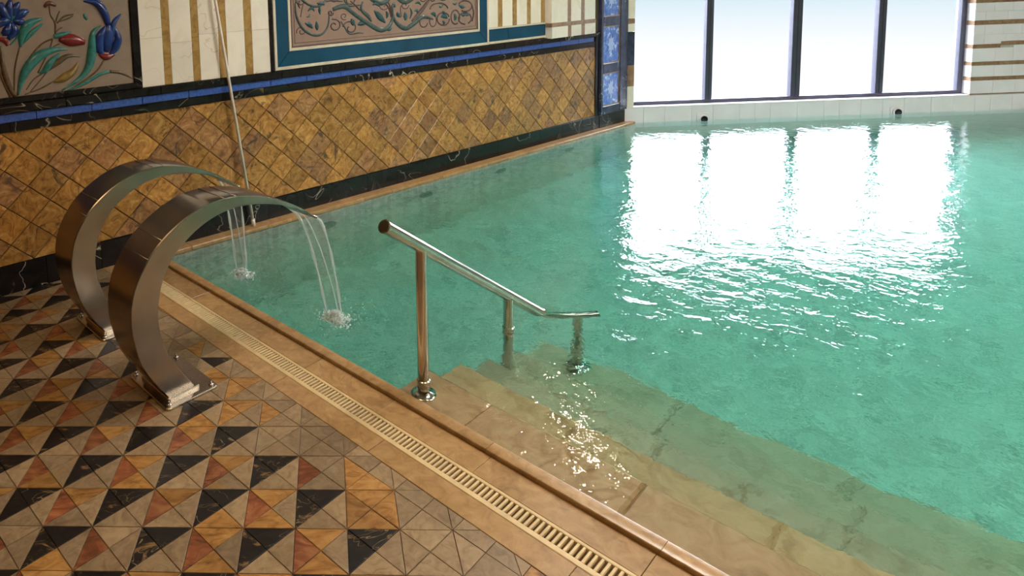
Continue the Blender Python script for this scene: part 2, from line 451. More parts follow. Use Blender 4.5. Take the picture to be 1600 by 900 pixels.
FLOWER= [('B',[(1.395,1.484,0.0139),(1.356,1.425,0.0484),(1.343,1.358,0.0518),(1.366,1.314,0.0139)]),('B',[(1.445,1.478,0.0105),(1.465,1.41,0.0389),(1.444,1.349,0.0424),(1.401,1.31,0.014)]),('B',[(1.411,1.5,0.0174),(1.401,1.415,0.0663),(1.384,1.33,0.0244)]),('B',[(1.495,1.553,0.0057),(1.455,1.515,0.0253),(1.434,1.471,0.0281),(1.437,1.419,0.0176)]),('B',[(1.269,1.64,0.0081),(1.343,1.624,0.0308),(1.391,1.563,0.0402),(1.407,1.494,0.0279)]),('B',[(1.289,1.646,0.0054),(1.364,1.633,0.0151),(1.405,1.566,0.0181),(1.415,1.504,0.014)]),('K',[(1.407,1.494,0.0035),(1.373,1.417,0.0083),(1.359,1.342,0.0042)]),('K',[(1.433,1.468,0.0035),(1.44,1.405,0.0077),(1.425,1.344,0.0077),(1.391,1.322,0.0035)]),('R',[(1.338,1.32,0.0104),(1.382,1.299,0.0349),(1.436,1.309,0.0127)]),('K',[(1.337,1.329,0.0041),(1.377,1.32,0.0112),(1.433,1.307,0.0056)]),('O',[(1.368,1.283,0.0098),(1.32,1.222,0.0097),(1.226,1.163,0.0095),(1.143,1.126,0.0053)]),('T',[(1.368,1.491,0.0041),(1.313,1.449,0.0274),(1.298,1.341,0.0452),(1.274,1.254,0.0397),(1.214,1.185,0.0244),(1.103,1.127,0.0053)]),('O',[(1.542,1.148,0.0036),(1.468,1.193,0.0143),(1.397,1.209,0.0155)]),('T',[(1.411,1.207,0.0113),(1.34,1.199,0.0167),(1.239,1.152,0.015),(1.136,1.123,0.0067)]),('R',[(1.109,1.423,0.0157),(1.178,1.417,0.0612),(1.259,1.397,0.0244)]),('K',[(1.135,1.411,0.004),(1.199,1.426,0.0174),(1.255,1.416,0.0095)]),('T',[(1.081,1.444,0.0195),(1.135,1.453,0.0237),(1.183,1.464,0.0053)]),('O',[(1.076,1.432,0.0078),(1.009,1.405,0.0077),(0.934,1.327,0.0076),(0.875,1.216,0.0075),(0.856,1.127,0.0063)]),('O',[(1.091,1.458,0.0078),(1.096,1.523,0.0091),(1.074,1.57,0.0077),(1.07,1.626,0.0064)]),('O',[(1.1,1.523,0.0065),(1.11,1.555,0.0078),(1.127,1.59,0.0052)]),('O',[(1.107,1.519,0.0065),(1.149,1.556,0.0105),(1.206,1.566,0.0067)]),('O',[(1.121,1.528,0.0052),(1.168,1.542,0.0079),(1.202,1.557,0.0053)]),('O',[(1.092,1.461,0.0052),(1.111,1.483,0.0052),(1.134,1.493,0.0053)]),('M',[(1.043,1.616,0.0115),(1.068,1.637,0.0219),(1.108,1.621,0.013)]),('O',[(1.074,1.429,0.0078),(1.062,1.394,0.0065),(1.052,1.375,0.0052)]),('O',[(1.111,1.4,0.0066),(1.057,1.368,0.0065),(0.977,1.244,0.0064)]),('T',[(1.156,1.364,0.0053),(1.07,1.367,0.0293),(0.984,1.335,0.0499),(0.923,1.276,0.0455),(0.888,1.214,0.0314),(0.862,1.13,0.0063)]),('O',[(1.227,1.314,0.0034),(1.158,1.326,0.0213),(1.09,1.292,0.0288),(1.038,1.254,0.0104)]),('O',[(1.039,1.257,0.0065),(0.979,1.191,0.0064),(0.928,1.141,0.0051)]),('G',[(1.212,1.287,0.0034),(1.181,1.236,0.0308),(1.122,1.201,0.0411),(1.059,1.182,0.0078)]),('O',[(1.061,1.185,0.0079),(0.982,1.151,0.0077),(0.896,1.129,0.0051)]),('T',[(1.11,1.345,0.0066),(1.058,1.302,0.0338),(1.016,1.253,0.0271),(0.98,1.242,0.0051)]),('O',[(1.022,1.245,0.0065),(0.956,1.213,0.0064),(0.907,1.154,0.0051)]),('B',[(0.857,1.55,0.0123),(0.812,1.546,0.0426),(0.762,1.512,0.0181)]),('B',[(0.857,1.553,0.0123),(0.822,1.596,0.0457),(0.809,1.653,0.0182)]),('B',[(0.86,1.556,0.0123),(0.852,1.607,0.046),(0.863,1.663,0.0184)]),('B',[(0.863,1.556,0.0123),(0.883,1.612,0.0407),(0.91,1.649,0.0124)]),('B',[(0.866,1.553,0.0123),(0.917,1.585,0.0411),(0.954,1.599,0.0151)]),('B',[(0.866,1.546,0.0123),(0.901,1.541,0.0373),(0.934,1.53,0.0125)]),('B',[(0.859,1.54,0.0123),(0.87,1.492,0.0383),(0.834,1.447,0.0184)]),('B',[(0.853,1.541,0.0123),(0.831,1.495,0.0429),(0.803,1.478,0.0183)]),('T',[(0.86,1.547,0.0062),(0.869,1.572,0.0246),(0.881,1.593,0.0086)]),('T',[(0.856,1.537,0.0037),(0.839,1.513,0.011),(0.83,1.482,0.0049)]),('R',[(0.769,1.455,0.0121),(0.815,1.442,0.0245),(0.826,1.41,0.0098)]),('T',[(0.895,1.496,0.0037),(0.876,1.447,0.0087),(0.84,1.415,0.0049)]),('O',[(0.789,1.416,0.0146),(0.793,1.314,0.022),(0.813,1.197,0.0272),(0.847,1.122,0.0188)]),('O',[(0.764,1.317,0.0122),(0.786,1.226,0.0123),(0.819,1.126,0.0124)]),('T',[(1.027,1.55,0.009),(0.953,1.528,0.039),(0.911,1.47,0.04),(0.895,1.398,0.01)]),('T',[(1.027,1.522,0.0077),(0.961,1.473,0.024),(0.907,1.416,0.0075)]),('O',[(0.89,1.395,0.0075),(0.856,1.282,0.0075),(0.842,1.142,0.0062)]),('T',[(1.267,1.566,0.0121),(1.274,1.546,0.0176),(1.284,1.53,0.0122)])]
SCROLL= [('V',[(2.808,1.56,0.011),(2.815,1.467,0.0165),(2.865,1.376,0.0181),(2.957,1.321,0.017),(3.045,1.32,0.0144),(3.105,1.38,0.0131),(3.121,1.475,0.0102)]),('V',[(3.155,1.498,0.0248),(3.269,1.517,0.0327),(3.37,1.453,0.0288),(3.5,1.375,0.0295),(3.634,1.313,0.035),(3.728,1.331,0.029),(3.773,1.4,0.0211),(3.772,1.504,0.0178)]),('V',[(3.461,1.544,0.0123),(3.442,1.485,0.023),(3.511,1.428,0.0264),(3.545,1.386,0.0109)]),('D',[(3.146,1.426,0.0088),(3.189,1.42,0.0088),(3.217,1.397,0.0089),(3.219,1.367,0.0089),(3.199,1.347,0.0089),(3.168,1.342,0.0088),(3.143,1.353,0.0088),(3.133,1.371,0.0088),(3.14,1.388,0.0088),(3.156,1.395,0.0088),(3.172,1.392,0.0088),(3.18,1.383,0.0088)]),('D',[(3.247,1.362,0.0082),(3.274,1.389,0.0082),(3.315,1.398,0.0083),(3.353,1.386,0.0083),(3.374,1.362,0.0084),(3.373,1.337,0.0084),(3.354,1.319,0.0083),(3.327,1.316,0.0083),(3.305,1.324,0.0083),(3.295,1.338,0.0083),(3.298,1.352,0.0083),(3.31,1.358,0.0083)]),('D',[(2.812,1.342,0.0069),(2.816,1.366,0.0069),(2.836,1.381,0.0069),(2.862,1.381,0.007),(2.882,1.369,0.007),(2.887,1.352,0.007),(2.878,1.338,0.007),(2.861,1.333,0.007),(2.847,1.337,0.007),(2.84,1.347,0.0069),(2.842,1.356,0.0069),(2.849,1.36,0.0069)]),('D',[(3.162,1.473,0.0102),(3.153,1.461,0.0102),(3.138,1.456,0.0102),(3.123,1.46,0.0102),(3.115,1.47,0.0102),(3.116,1.48,0.0102),(3.125,1.486,0.0102),(3.135,1.486,0.0102),(3.143,1.481,0.0102),(3.144,1.475,0.0102),(3.141,1.471,0.0102),(3.136,1.47,0.0102)]),('V',[(3.231,1.405,0.0089),(3.263,1.364,0.0104),(3.312,1.304,0.0106),(3.408,1.304,0.0092),(3.457,1.299,0.0062)]),('L',[(2.921,1.498,0.0056),(2.958,1.519,0.0211),(2.981,1.495,0.0071)]),('L',[(2.89,1.412,0.007),(2.929,1.398,0.031),(2.959,1.37,0.0085)]),('L',[(2.997,1.419,0.0071),(2.999,1.38,0.0299),(3.002,1.352,0.01)]),('L',[(3.035,1.467,0.0057),(3.029,1.499,0.0214),(3.038,1.537,0.0071)]),('L',[(3.334,1.418,0.009),(3.35,1.391,0.0393),(3.354,1.364,0.0106)]),('L',[(3.402,1.368,0.0107),(3.437,1.376,0.0307),(3.473,1.364,0.0077)]),('L',[(3.576,1.469,0.0078),(3.629,1.422,0.0475),(3.692,1.367,0.0112)]),('L',[(3.704,1.459,0.0064),(3.718,1.431,0.0289),(3.707,1.401,0.0064)]),('L',[(3.563,1.513,0.0062),(3.596,1.525,0.0235),(3.641,1.496,0.0063)]),('D',[(2.828,1.577,0.0055),(2.838,1.546,0.0124),(2.849,1.521,0.0055)]),('D',[(3.007,1.551,0.0071),(3.088,1.56,0.0086),(3.154,1.564,0.0087),(3.254,1.553,0.0059)]),('D',[(3.331,1.556,0.006),(3.381,1.521,0.0106),(3.424,1.48,0.0076)]),('D',[(3.67,1.542,0.0079),(3.733,1.485,0.0129),(3.759,1.408,0.0113)]),('L',[(2.82,1.571,0.0055),(2.835,1.561,0.0179),(2.851,1.573,0.0055)]),('L',[(2.908,1.455,0.0042),(2.931,1.46,0.0126),(2.94,1.479,0.0042)]),('D',[(2.881,1.55,0.0056),(2.863,1.501,0.0069),(2.853,1.458,0.0055)]),('L',[(3.014,1.538,0.0057),(3.047,1.549,0.0257),(3.079,1.535,0.0058)]),('D',[(3.726,1.485,0.0072),(3.698,1.472,0.0072),(3.667,1.474,0.0072),(3.645,1.488,0.0071),(3.638,1.507,0.0071),(3.647,1.523,0.0071),(3.665,1.531,0.0071),(3.685,1.529,0.0072),(3.697,1.52,0.0072),(3.7,1.509,0.0072),(3.693,1.501,0.0072),(3.683,1.498,0.0072)]),('D',[(3.284,1.415,0.0067),(3.262,1.415,0.0067),(3.244,1.424,0.0067),(3.237,1.439,0.0067),(3.241,1.452,0.0067),(3.254,1.459,0.0067),(3.269,1.459,0.0067),(3.28,1.453,0.0067),(3.283,1.444,0.0067),(3.28,1.437,0.0067),(3.272,1.433,0.0067),(3.265,1.435,0.0067)]),('V',[(3.777,1.504,0.0162),(3.783,1.407,0.0211),(3.834,1.345,0.0295),(3.921,1.308,0.0366),(4.021,1.34,0.0321),(4.124,1.389,0.0291),(4.247,1.363,0.0122)]),('D',[(3.991,1.36,0.0118),(4.104,1.439,0.0324),(4.199,1.528,0.0173)]),('D',[(4.453,1.355,0.0108),(4.442,1.327,0.0108),(4.411,1.308,0.0108),(4.37,1.304,0.0107),(4.331,1.316,0.0106),(4.305,1.34,0.0106),(4.299,1.369,0.0106),(4.314,1.395,0.0106),(4.346,1.411,0.0106),(4.387,1.413,0.0107),(4.425,1.399,0.0108),(4.449,1.374,0.0108)]),('D',[(4.558,1.31,0.0119),(4.529,1.304,0.0119),(4.501,1.315,0.0118),(4.481,1.34,0.0118),(4.476,1.372,0.0117),(4.486,1.402,0.0118),(4.509,1.422,0.0118),(4.538,1.426,0.0118),(4.565,1.412,0.0119),(4.583,1.385,0.0119),(4.586,1.352,0.0119),(4.573,1.323,0.0119)]),('D',[(4.657,1.295,0.0112),(4.614,1.305,0.0111),(4.584,1.325,0.011),(4.573,1.352,0.011),(4.585,1.376,0.011),(4.616,1.393,0.0111),(4.659,1.398,0.0111),(4.701,1.389,0.0112),(4.733,1.368,0.0113),(4.744,1.342,0.0113),(4.732,1.317,0.0113),(4.7,1.3,0.0112)]),('D',[(4.575,1.476,0.011),(4.597,1.492,0.011),(4.631,1.501,0.0111),(4.67,1.502,0.0111),(4.708,1.494,0.0112),(4.737,1.478,0.0112),(4.751,1.458,0.0113),(4.747,1.437,0.0113),(4.725,1.421,0.0112),(4.691,1.411,0.0112),(4.652,1.41,0.0111),(4.614,1.418,0.0111)]),('D',[(4.213,1.448,0.0113),(4.219,1.465,0.0113),(4.237,1.48,0.0113),(4.263,1.491,0.0113),(4.297,1.496,0.0114),(4.333,1.496,0.0115),(4.369,1.491,0.0115),(4.4,1.479,0.0116),(4.423,1.464,0.0116),(4.435,1.447,0.0117)]),('D',[(4.179,1.334,0.0087),(4.171,1.319,0.0086),(4.157,1.307,0.0086),(4.139,1.303,0.0086),(4.119,1.305,0.0086),(4.102,1.314,0.0086),(4.091,1.328,0.0085),(4.086,1.344,0.0085),(4.089,1.361,0.0085)]),('D',[(4.284,1.376,0.0088),(4.289,1.352,0.0088),(4.285,1.327,0.0088),(4.272,1.309,0.0088),(4.253,1.3,0.0088),(4.233,1.303,0.0087),(4.217,1.317,0.0087),(4.207,1.339,0.0087),(4.206,1.363,0.0087)]),('L',[(4.349,1.375,0.0089),(4.386,1.384,0.0392),(4.429,1.36,0.0108)]),('L',[(4.364,1.341,0.0071),(4.385,1.325,0.0214),(4.374,1.308,0.0071)]),('L',[(4.366,1.426,0.0071),(4.382,1.41,0.0267),(4.392,1.391,0.0071)]),('L',[(4.518,1.396,0.0073),(4.531,1.365,0.031),(4.522,1.336,0.0091)]),('L',[(4.602,1.384,0.0074),(4.641,1.378,0.0278),(4.675,1.384,0.0093)]),('L',[(4.675,1.365,0.0074),(4.693,1.379,0.0242),(4.721,1.377,0.0075)]),('L',[(4.575,1.468,0.0073),(4.62,1.45,0.0276),(4.665,1.445,0.0074)]),('L',[(4.222,1.411,0.007),(4.264,1.405,0.0297),(4.279,1.379,0.0088)]),('L',[(3.827,1.446,0.0065),(3.836,1.425,0.0327),(3.86,1.402,0.0099)]),('L',[(3.915,1.441,0.0083),(3.923,1.406,0.0448),(3.918,1.371,0.01)]),('L',[(3.801,1.523,0.0097),(3.791,1.503,0.0324),(3.81,1.488,0.0098)]),('L',[(3.975,1.474,0.005),(3.993,1.43,0.0168),(3.972,1.382,0.0067)]),('L',[(4.024,1.443,0.0051),(4.054,1.448,0.022),(4.063,1.412,0.0051)]),('D',[(3.707,1.541,0.0064),(3.744,1.505,0.0113),(3.769,1.421,0.0113)]),('D',[(3.907,1.512,0.0066),(3.867,1.479,0.0082),(3.874,1.402,0.0066)]),('L',[(3.699,1.308,0.0064),(3.737,1.309,0.021),(3.766,1.325,0.0065)]),('L',[(4.035,1.506,0.0051),(4.076,1.511,0.0169),(4.106,1.489,0.0051)]),('D',[(4.757,1.459,0.0075),(4.774,1.39,0.0132),(4.755,1.315,0.0094)]),('L',[(4.498,1.486,0.0054),(4.531,1.477,0.0163),(4.553,1.491,0.0055)]),('L',[(4.324,1.472,0.0053),(4.345,1.463,0.0194),(4.378,1.476,0.0053)]),('D',[(3.965,1.495,0.0075),(3.953,1.476,0.0075),(3.929,1.468,0.0075),(3.904,1.471,0.0074),(3.887,1.484,0.0074),(3.884,1.499,0.0074),(3.893,1.51,0.0074),(3.909,1.515,0.0074),(3.924,1.512,0.0074),(3.932,1.504,0.0075),(3.932,1.497,0.0075),(3.926,1.492,0.0075)])]

# ------------------------------------------------------------------ unseen ceiling panels added to brighten deck and pool, and window portal
CH = 3.2
WARM = (1.0, 0.62, 0.31); NEUT = (1.0, 0.93, 0.84)
FILL_PANELS = [  # x, y, half size, colour, strength, label
    (-0.9, 1.2, 0.45, WARM, 8.0, 'added square warm ceiling light over the patterned deck'),
    (1.6, 0.6, 0.45, WARM, 8.5, 'added square warm ceiling light above the pool steps'),
    (4.4, 0.6, 0.60, NEUT, 19.5, 'added square white fill light over the near side of the pool'),
    (1.9, 3.5, 0.45, NEUT, 28.0, 'added square white fill light between the fountains and the handrail'),
    (7.6, 1.0, 0.60, NEUT, 19.5, 'added square white fill light nearest the right wall'),
    (5.6, 2.7, 0.60, NEUT, 19.5, 'added square white fill light over the middle of the pool'),
    (8.8, 3.2, 0.60, NEUT, 19.5, 'added square white fill light by the far end of the right wall'),
]
for x, y, hs, c, s, lab in FILL_PANELS:
    root = tag(empty('added_ceiling_light', Vector((x, y, CH))), lab, 'light', 'added square ceiling lights')
    fr = MB()
    for a in (rect(-hs - 0.05, hs + 0.05, -hs - 0.05, -hs), rect(-hs - 0.05, hs + 0.05, hs, hs + 0.05), rect(-hs - 0.05, -hs, -hs, hs), rect(hs, hs + 0.05, -hs, hs)):
        fr.add(*prism_vf(a, -0.05, 0.0))
    link('light_frame', fr.mesh('light_frame'), M['alu'], root)
    link('diffuser', box('diffuser', -hs, hs, -hs, hs, -0.03, -0.01), emit('diffuser_%s' % ('warm' if c is WARM else 'white'), c, s), root)
# the small pendant whose glints lie on the shallow steps
root = tag(empty('pendant_lamp', Vector((2.62, 6.0, CH))), 'small round warm pendant lamp hanging near the window wall', 'lamp')
link('cord', tube('cord', [(0, 0, 0), (0, 0, -0.14)], 0.008, 8), M['rubber'], root)
link('lamp_shade', lathe('lamp_shade', [(0.02, -0.12), (0.10, -0.15), (0.17, -0.22), (0.165, -0.22), (0.09, -0.16)], 24), M['alu'], root, smooth=True)
link('bulb', lathe('bulb', [(0.03, -0.185), (0.10, -0.20), (0.11, -0.225), (0.085, -0.25), (0.03, -0.262)], 20), emit('pendant_glow', (1.0, 0.84, 0.62), 130.0), root, smooth=True)
pl = D.lights.new('window_portal', 'AREA')
pl.shape = 'RECTANGLE'; pl.size = 3.70; pl.size_y = 1.54
pl.cycles.is_portal = True
po = D.objects.new('window_portal', pl); COL.objects.link(po)
po.matrix_world = FG @ Matrix.Translation((1.885, 0.97, -0.20))

# ------------------------------------------------------------------ pool shell
PD = -1.15
def poly_prism(name, pts, z0, z1): return prism(name, [(p[0], p[1]) for p in pts], z0, z1)
big = [(LX, BY), (RX + 0.1, BY), (RX + 0.1, 9), (LX, 9)]
pool_poly = clip(clip(clip(big, -NN.x, -NN.y, -LIP_I), WN.x, WN.y, WO - CW), GN.x, GN.y, GA.dot(GN))
deck_poly = clip(clip(big, NN.x, NN.y, 1.6735), WN.x, WN.y, WO)
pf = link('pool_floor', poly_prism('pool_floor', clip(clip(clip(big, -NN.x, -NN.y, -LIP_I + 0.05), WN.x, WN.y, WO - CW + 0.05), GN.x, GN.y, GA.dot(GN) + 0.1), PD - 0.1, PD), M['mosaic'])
tag(pf, 'pale aqua mosaic floor at the bottom of the pool', 'pool floor', kind='structure')
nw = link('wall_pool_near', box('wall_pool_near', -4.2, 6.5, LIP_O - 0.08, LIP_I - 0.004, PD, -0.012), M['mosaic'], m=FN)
tag(nw, 'submerged mosaic side of the pool beneath the near stone lip', 'pool wall', kind='structure')
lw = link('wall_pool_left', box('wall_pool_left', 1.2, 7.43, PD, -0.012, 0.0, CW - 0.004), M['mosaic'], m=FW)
tag(lw, 'submerged mosaic side of the pool beneath the diamond tiled wall', 'pool wall', kind='structure')
for i, (u, cov) in enumerate(((2.968, 1), (4.015, 0), (5.02, 0), (6.118, 0))):
    lab = ['round pool inlet beside the nearest falling water', 'second round pool inlet along the tiled wall', 'third round pool inlet along the tiled wall', 'round pool inlet nearest the window corner'][i]
    root = tag(empty('pool_inlet', FW @ Matrix.Translation((u, -0.30, CW - 0.004))), lab, 'pool inlet', 'round inlets under water')
    link('flange', lathe('flange', [(0.075, 0.0), (0.075, 0.006), (0.066, 0.012), (0.045, 0.013), (0.042, 0.006)], 24), M['inlet'], root, smooth=True)
    link('nozzle', lathe('nozzle', [(0.040, 0.004), (0.038, 0.018), (0.022, 0.022), (0.018, 0.010)], 20), M['inlet'], root, smooth=True)

# steps into the pool
EDGE = [LIP_I, 2.18, 2.42, 2.65, 2.91, 3.18]
DEP = [0.06, 0.20, 0.34, 0.48, 0.62]
steps = tag(empty('pool_steps', FN @ Matrix.Translation((-1.75, LIP_I, PD))), 'five broad sandstone steps descending under the water', 'steps', kind='structure')
for k in range(5):
    y0, y1 = EDGE[k] - LIP_I, EDGE[k + 1] - LIP_I
    zt = -DEP[k] - PD
    st = link('step', box('step', 0, 6.0, y0, y1 - 0.004, 0, zt - 0.02), M['step' if k < 2 else 'step_pale'], steps)
    x = 0.0
    while x < 5.99:
        L = min(random.uniform(0.55, 0.8), 6.0 - x)
        if k == 0 and x == 0.0: L = 0.32
        link('tread_slab', box('tread_slab', x + 0.0004, x + L - 0.0004, y0 + 0.001, y1 + 0.006, zt - 0.02, zt, 0.010), M['step' if k < 2 else 'step_pale'], st)
        x += L

# ------------------------------------------------------------------ deck
floor = link('floor', poly_prism('floor', deck_poly, -0.15, -0.006), M['grout'])
tag(floor, 'pool deck paved with a triangle mosaic of black, red, ochre and beige marble', 'floor', kind='structure')
BORDER = 1.58
c_ = math.cos(ROLL)
def view(p):
    q = Vector(p) - Vector((0, 0, H))
    d = q.dot(_f)
    if d < 0.2: return None
    return (PPX + FPX * q.dot(_r) / d, PPY - FPX * q.dot(_u) / d)
def seen_area(P3):
    q = [view(p) for p in P3]
    if any(a is None for a in q): return 0.0
    if max(a[0] for a in q) < -5 or min(a[0] for a in q) > 1605 or max(a[1] for a in q) < -5 or min(a[1] for a in q) > 905: return 0.0
    P = clip(clip(clip(clip(q, -1, 0, 0), 1, 0, 1600), 0, -1, 0), 0, 1, 900)
    return abs(area2(P)) if len(P) > 2 else 0.0
FTi = FT.inverted()
def half_plane_local(n, d):   # n.P<=d in tile coordinates
    nl = FTi.to_3x3() @ n
    o = FT.translation
    return nl.x, nl.y, d - n.dot(o)
HB = half_plane_local(NN, BORDER); HWl = half_plane_local(WN, WO)
tri_shapes = {'t': [(0, 1), (0.5, 0.5), (1, 1)], 'l': [(0, 0), (0.5, 0.5), (0, 1)], 'r': [(1, 0), (1, 1), (0.5, 0.5)], 'b': [(0, 0), (1, 0), (0.5, 0.5)]}
TILE_GAP = 0.0011
cand = []
for r in range(-16, 30):
    for c in range(-34, 26):
        pc = FT @ Vector(((c + 0.5) * TS, (r + 0.5) * TS, 0))
        if pc.x < LX - 0.2 or pc.y < -1.4 or NN.dot(pc) > BORDER + 0.2 or WN.dot(pc) > WO + 0.2: continue
        dist_b = BORDER - NN.dot(pc)
        dark = (c + r) % 2 == 0
        rr = random.Random(c * 977 + r * 131)
        for s in 'tlrb':
            if dark: mk = {'t': 'black_tile', 'l': 'black_tile', 'r': rr.choice(['beige_tile', 'taupe_tile']), 'b': rr.choice(['beige_tile', 'taupe_tile', 'beige_tile', 'gold_tile'])}[s]
            else: mk = {'t': rr.choice(['gold_tile', 'gold_tile', 'beige_tile']), 'l': 'red_tile', 'r': rr.choice(['taupe_tile', 'beige_tile']), 'b': rr.choice(['beige_tile', 'gold_tile', 'taupe_tile'])}[s]
            if dist_b < 0.10 or (dist_b < 0.22 and rr.random() < 0.6): mk = rr.choice(['beige_tile', 'taupe_tile', 'beige_tile', 'taupe_tile', 'gold_tile'])
            P = [((c + x) * TS, (r + y) * TS) for x, y in tri_shapes[s]]
            Q = clip(clip(P, *HB), *HWl)
            if len(Q) < 3 or abs(area2(Q)) < 4e-4: continue
            full = abs(abs(area2(Q)) - abs(area2(P))) < 1e-7
            a = seen_area([FT @ Vector((x, y, 0)) for x, y in Q])
            cand.append((a, c, r, s, mk, Q, full))
cand.sort(key=lambda k: -k[0])
tri_me = {}
stuff = MB(); s_m = ['black_tile', 'gold_tile', 'red_tile', 'beige_tile', 'taupe_tile']
for i, (a, c, r, s, mk, Q, full) in enumerate(cand):
    zt = random.uniform(-0.0006, 0.0006)
    if i < 300 and a > 0:
        if full:
            key = (s, mk)
            if key not in tri_me:
                P = [(x * TS, y * TS) for x, y in tri_shapes[s]]
                if area2(P) < 0: P = P[::-1]
                tri_me[key] = prism('tile', offset_poly(P, TILE_GAP), -0.008, 0.0, 0.0008)
            me = tri_me[key]; loc = (c * TS, r * TS, zt)
        else:
            if area2(Q) < 0: Q = Q[::-1]
            me = prism('tile', offset_poly(Q, TILE_GAP), -0.008, 0.0, 0.0); loc = (0, 0, zt)
        link('tile', me, M[mk], floor, FT @ Matrix.Translation(loc))
    else:
        if area2(Q) < 0: Q = Q[::-1]
        V, F = prism_vf(offset_poly(Q, TILE_GAP), -0.008, 0.0)
        stuff.add(V, F, s_m.index(mk))
so = link('tile_field', stuff.mesh('tile_field'), [M[k] for k in s_m], floor, FT)
so['kind'] = 'stuff'
# border slabs between mosaic and drain
x = -4.0
while x < 3.4:
    L = random.uniform(0.5, 0.75)
    P = rect(x + 0.001, x + L - 0.001, BORDER + 0.002, 1.672)
    wl = FN.to_3x3().inverted() @ WN
    P = clip(P, wl.x, wl.y, WO - 0.001)
    if len(P) > 2: link('border_slab', prism('border_slab', P, -0.01, 0.0005, 0.001), M['stone'], floor, FN)
    x += L

# slotted drain
drain = tag(empty('drain_grate', FN @ Matrix.Translation((0, 1.7195, 0))), 'long cream slotted drain grate running along the near pool edge', 'drain')
dx0 = -3.62; dx1 = 0.62
link('channel', box('channel', dx0, dx1 + 2.4, -0.046, 0.0455, -0.09, -0.070), M['hollow'], drain)
link('frame_rail', box('frame_rail', dx0, dx1 + 2.4, -0.046, -0.024, -0.07, 0.001, 0.002), M['grate'], drain)
link('frame_rail', box('frame_rail', dx0, dx1 + 2.4, 0.031, 0.0455, -0.07, 0.001, 0.002), M['grate'], drain)
sm = box('slat', -0.0042, 0.0042, -0.025, 0.032, -0.009, 0.0, 0.0015)
n_s = 0
x = dx0 + 0.009
while x < dx1 and n_s < 290:
    link('slat', sm, M['grate'], drain, (x, 0, 0)); x += 0.018; n_s += 1
rest = MB()
while x < dx1 + 2.4:
    rest.add(*prism_vf([(px + x, py) for px, py in rect(-0.0042, 0.0042, -0.025, 0.032)], -0.02, 0.0)); x += 0.018
ro = link('slat_row', rest.mesh('slat_row'), M['grate'], drain); ro['kind'] = 'stuff'

# strip and raised lip at the water
edge = link('trim_1', box('trim_1', -4.0, 6.5, 1.7655, LIP_I - 0.004, -0.15, -0.012), M['grout_dark'], m=FN)
tag(edge, 'honey limestone pool edge with a raised rounded lip along the water', 'pool edge', kind='structure')
wl = FN.to_3x3().inverted() @ WN
x = -4.0
while x < 6.4:
    L = random.uniform(0.42, 0.55)
    P = clip(rect(x + 0.001, x + L - 0.001, 1.767, LIP_O - 0.001), wl.x, wl.y, WO - 0.002)
    if len(P) > 2: link('edge_slab', prism('edge_slab', P, -0.012, -0.0005, 0.001), M['stone'], edge)
    x += L
x = -3.78
while x < 6.4:
    L = random.uniform(0.5, 0.7)
    prof = [(LIP_O, -0.012), (LIP_O, ZL - 0.004), (LIP_O + 0.0015, ZL - 0.001), (LIP_O + 0.004, ZL), (LIP_I - 0.005, ZL), (LIP_I - 0.0015, ZL - 0.0015), (LIP_I, ZL - 0.005), (LIP_I, -0.03), (LIP_O + 0.02, -0.03)]
    n = len(prof)
    V = [(x + 0.0008, a, b_) for a, b_ in prof] + [(x + L - 0.0008, a, b_) for a, b_ in prof]
    F = [(i, (i + 1) % n, n + (i + 1) % n, n + i) for i in range(n)] + [tuple(range(n - 1, -1, -1)), tuple(range(n, 2 * n))]
    F = [f[::-1] for f in F]
    autosmooth(link('lip_stone', mesh('lip_stone', V, F), M['stone'], edge), 50)
    x += L
cop = link('trim_2', box('trim_2', POOL_C1.dot(WD) - 0.12, 7.43, -0.03, 0.004, 0.0, CW - 0.004), M['grout_dark'], m=FW)
tag(cop, 'narrow beige stone coping between diamond tiled wall and water', 'pool edge', kind='structure')
u = POOL_C1.dot(WD) - 0.10
while u < 7.40:
    L = min(0.30, 7.425 - u)
    link('coping_tile', box('coping_tile', u + 0.001, u + L - 0.001, -0.012, 0.021, 0.0, CW, 0.003), M['stone'], cop)
    u += L

# ------------------------------------------------------------------ left wall
wall = link('wall_left', box('wall_left', -2.95, 7.43, PD, CH, -0.16, -0.010), M['grout_dark'], m=FW)
tag(wall, 'long wall with ochre diamond marble tiles between black and blue borders', 'wall', kind='structure')
def wpiece(name, mk, u0, u1, v0, v1, w1=0.0, w0=-0.012, ch=0.0015, gap=0.001, parent=None):
    return link(name, box(name, u0 + gap, u1 - gap, v0 + gap, v1 - gap, w0, w1, ch), M[mk], parent or wall)
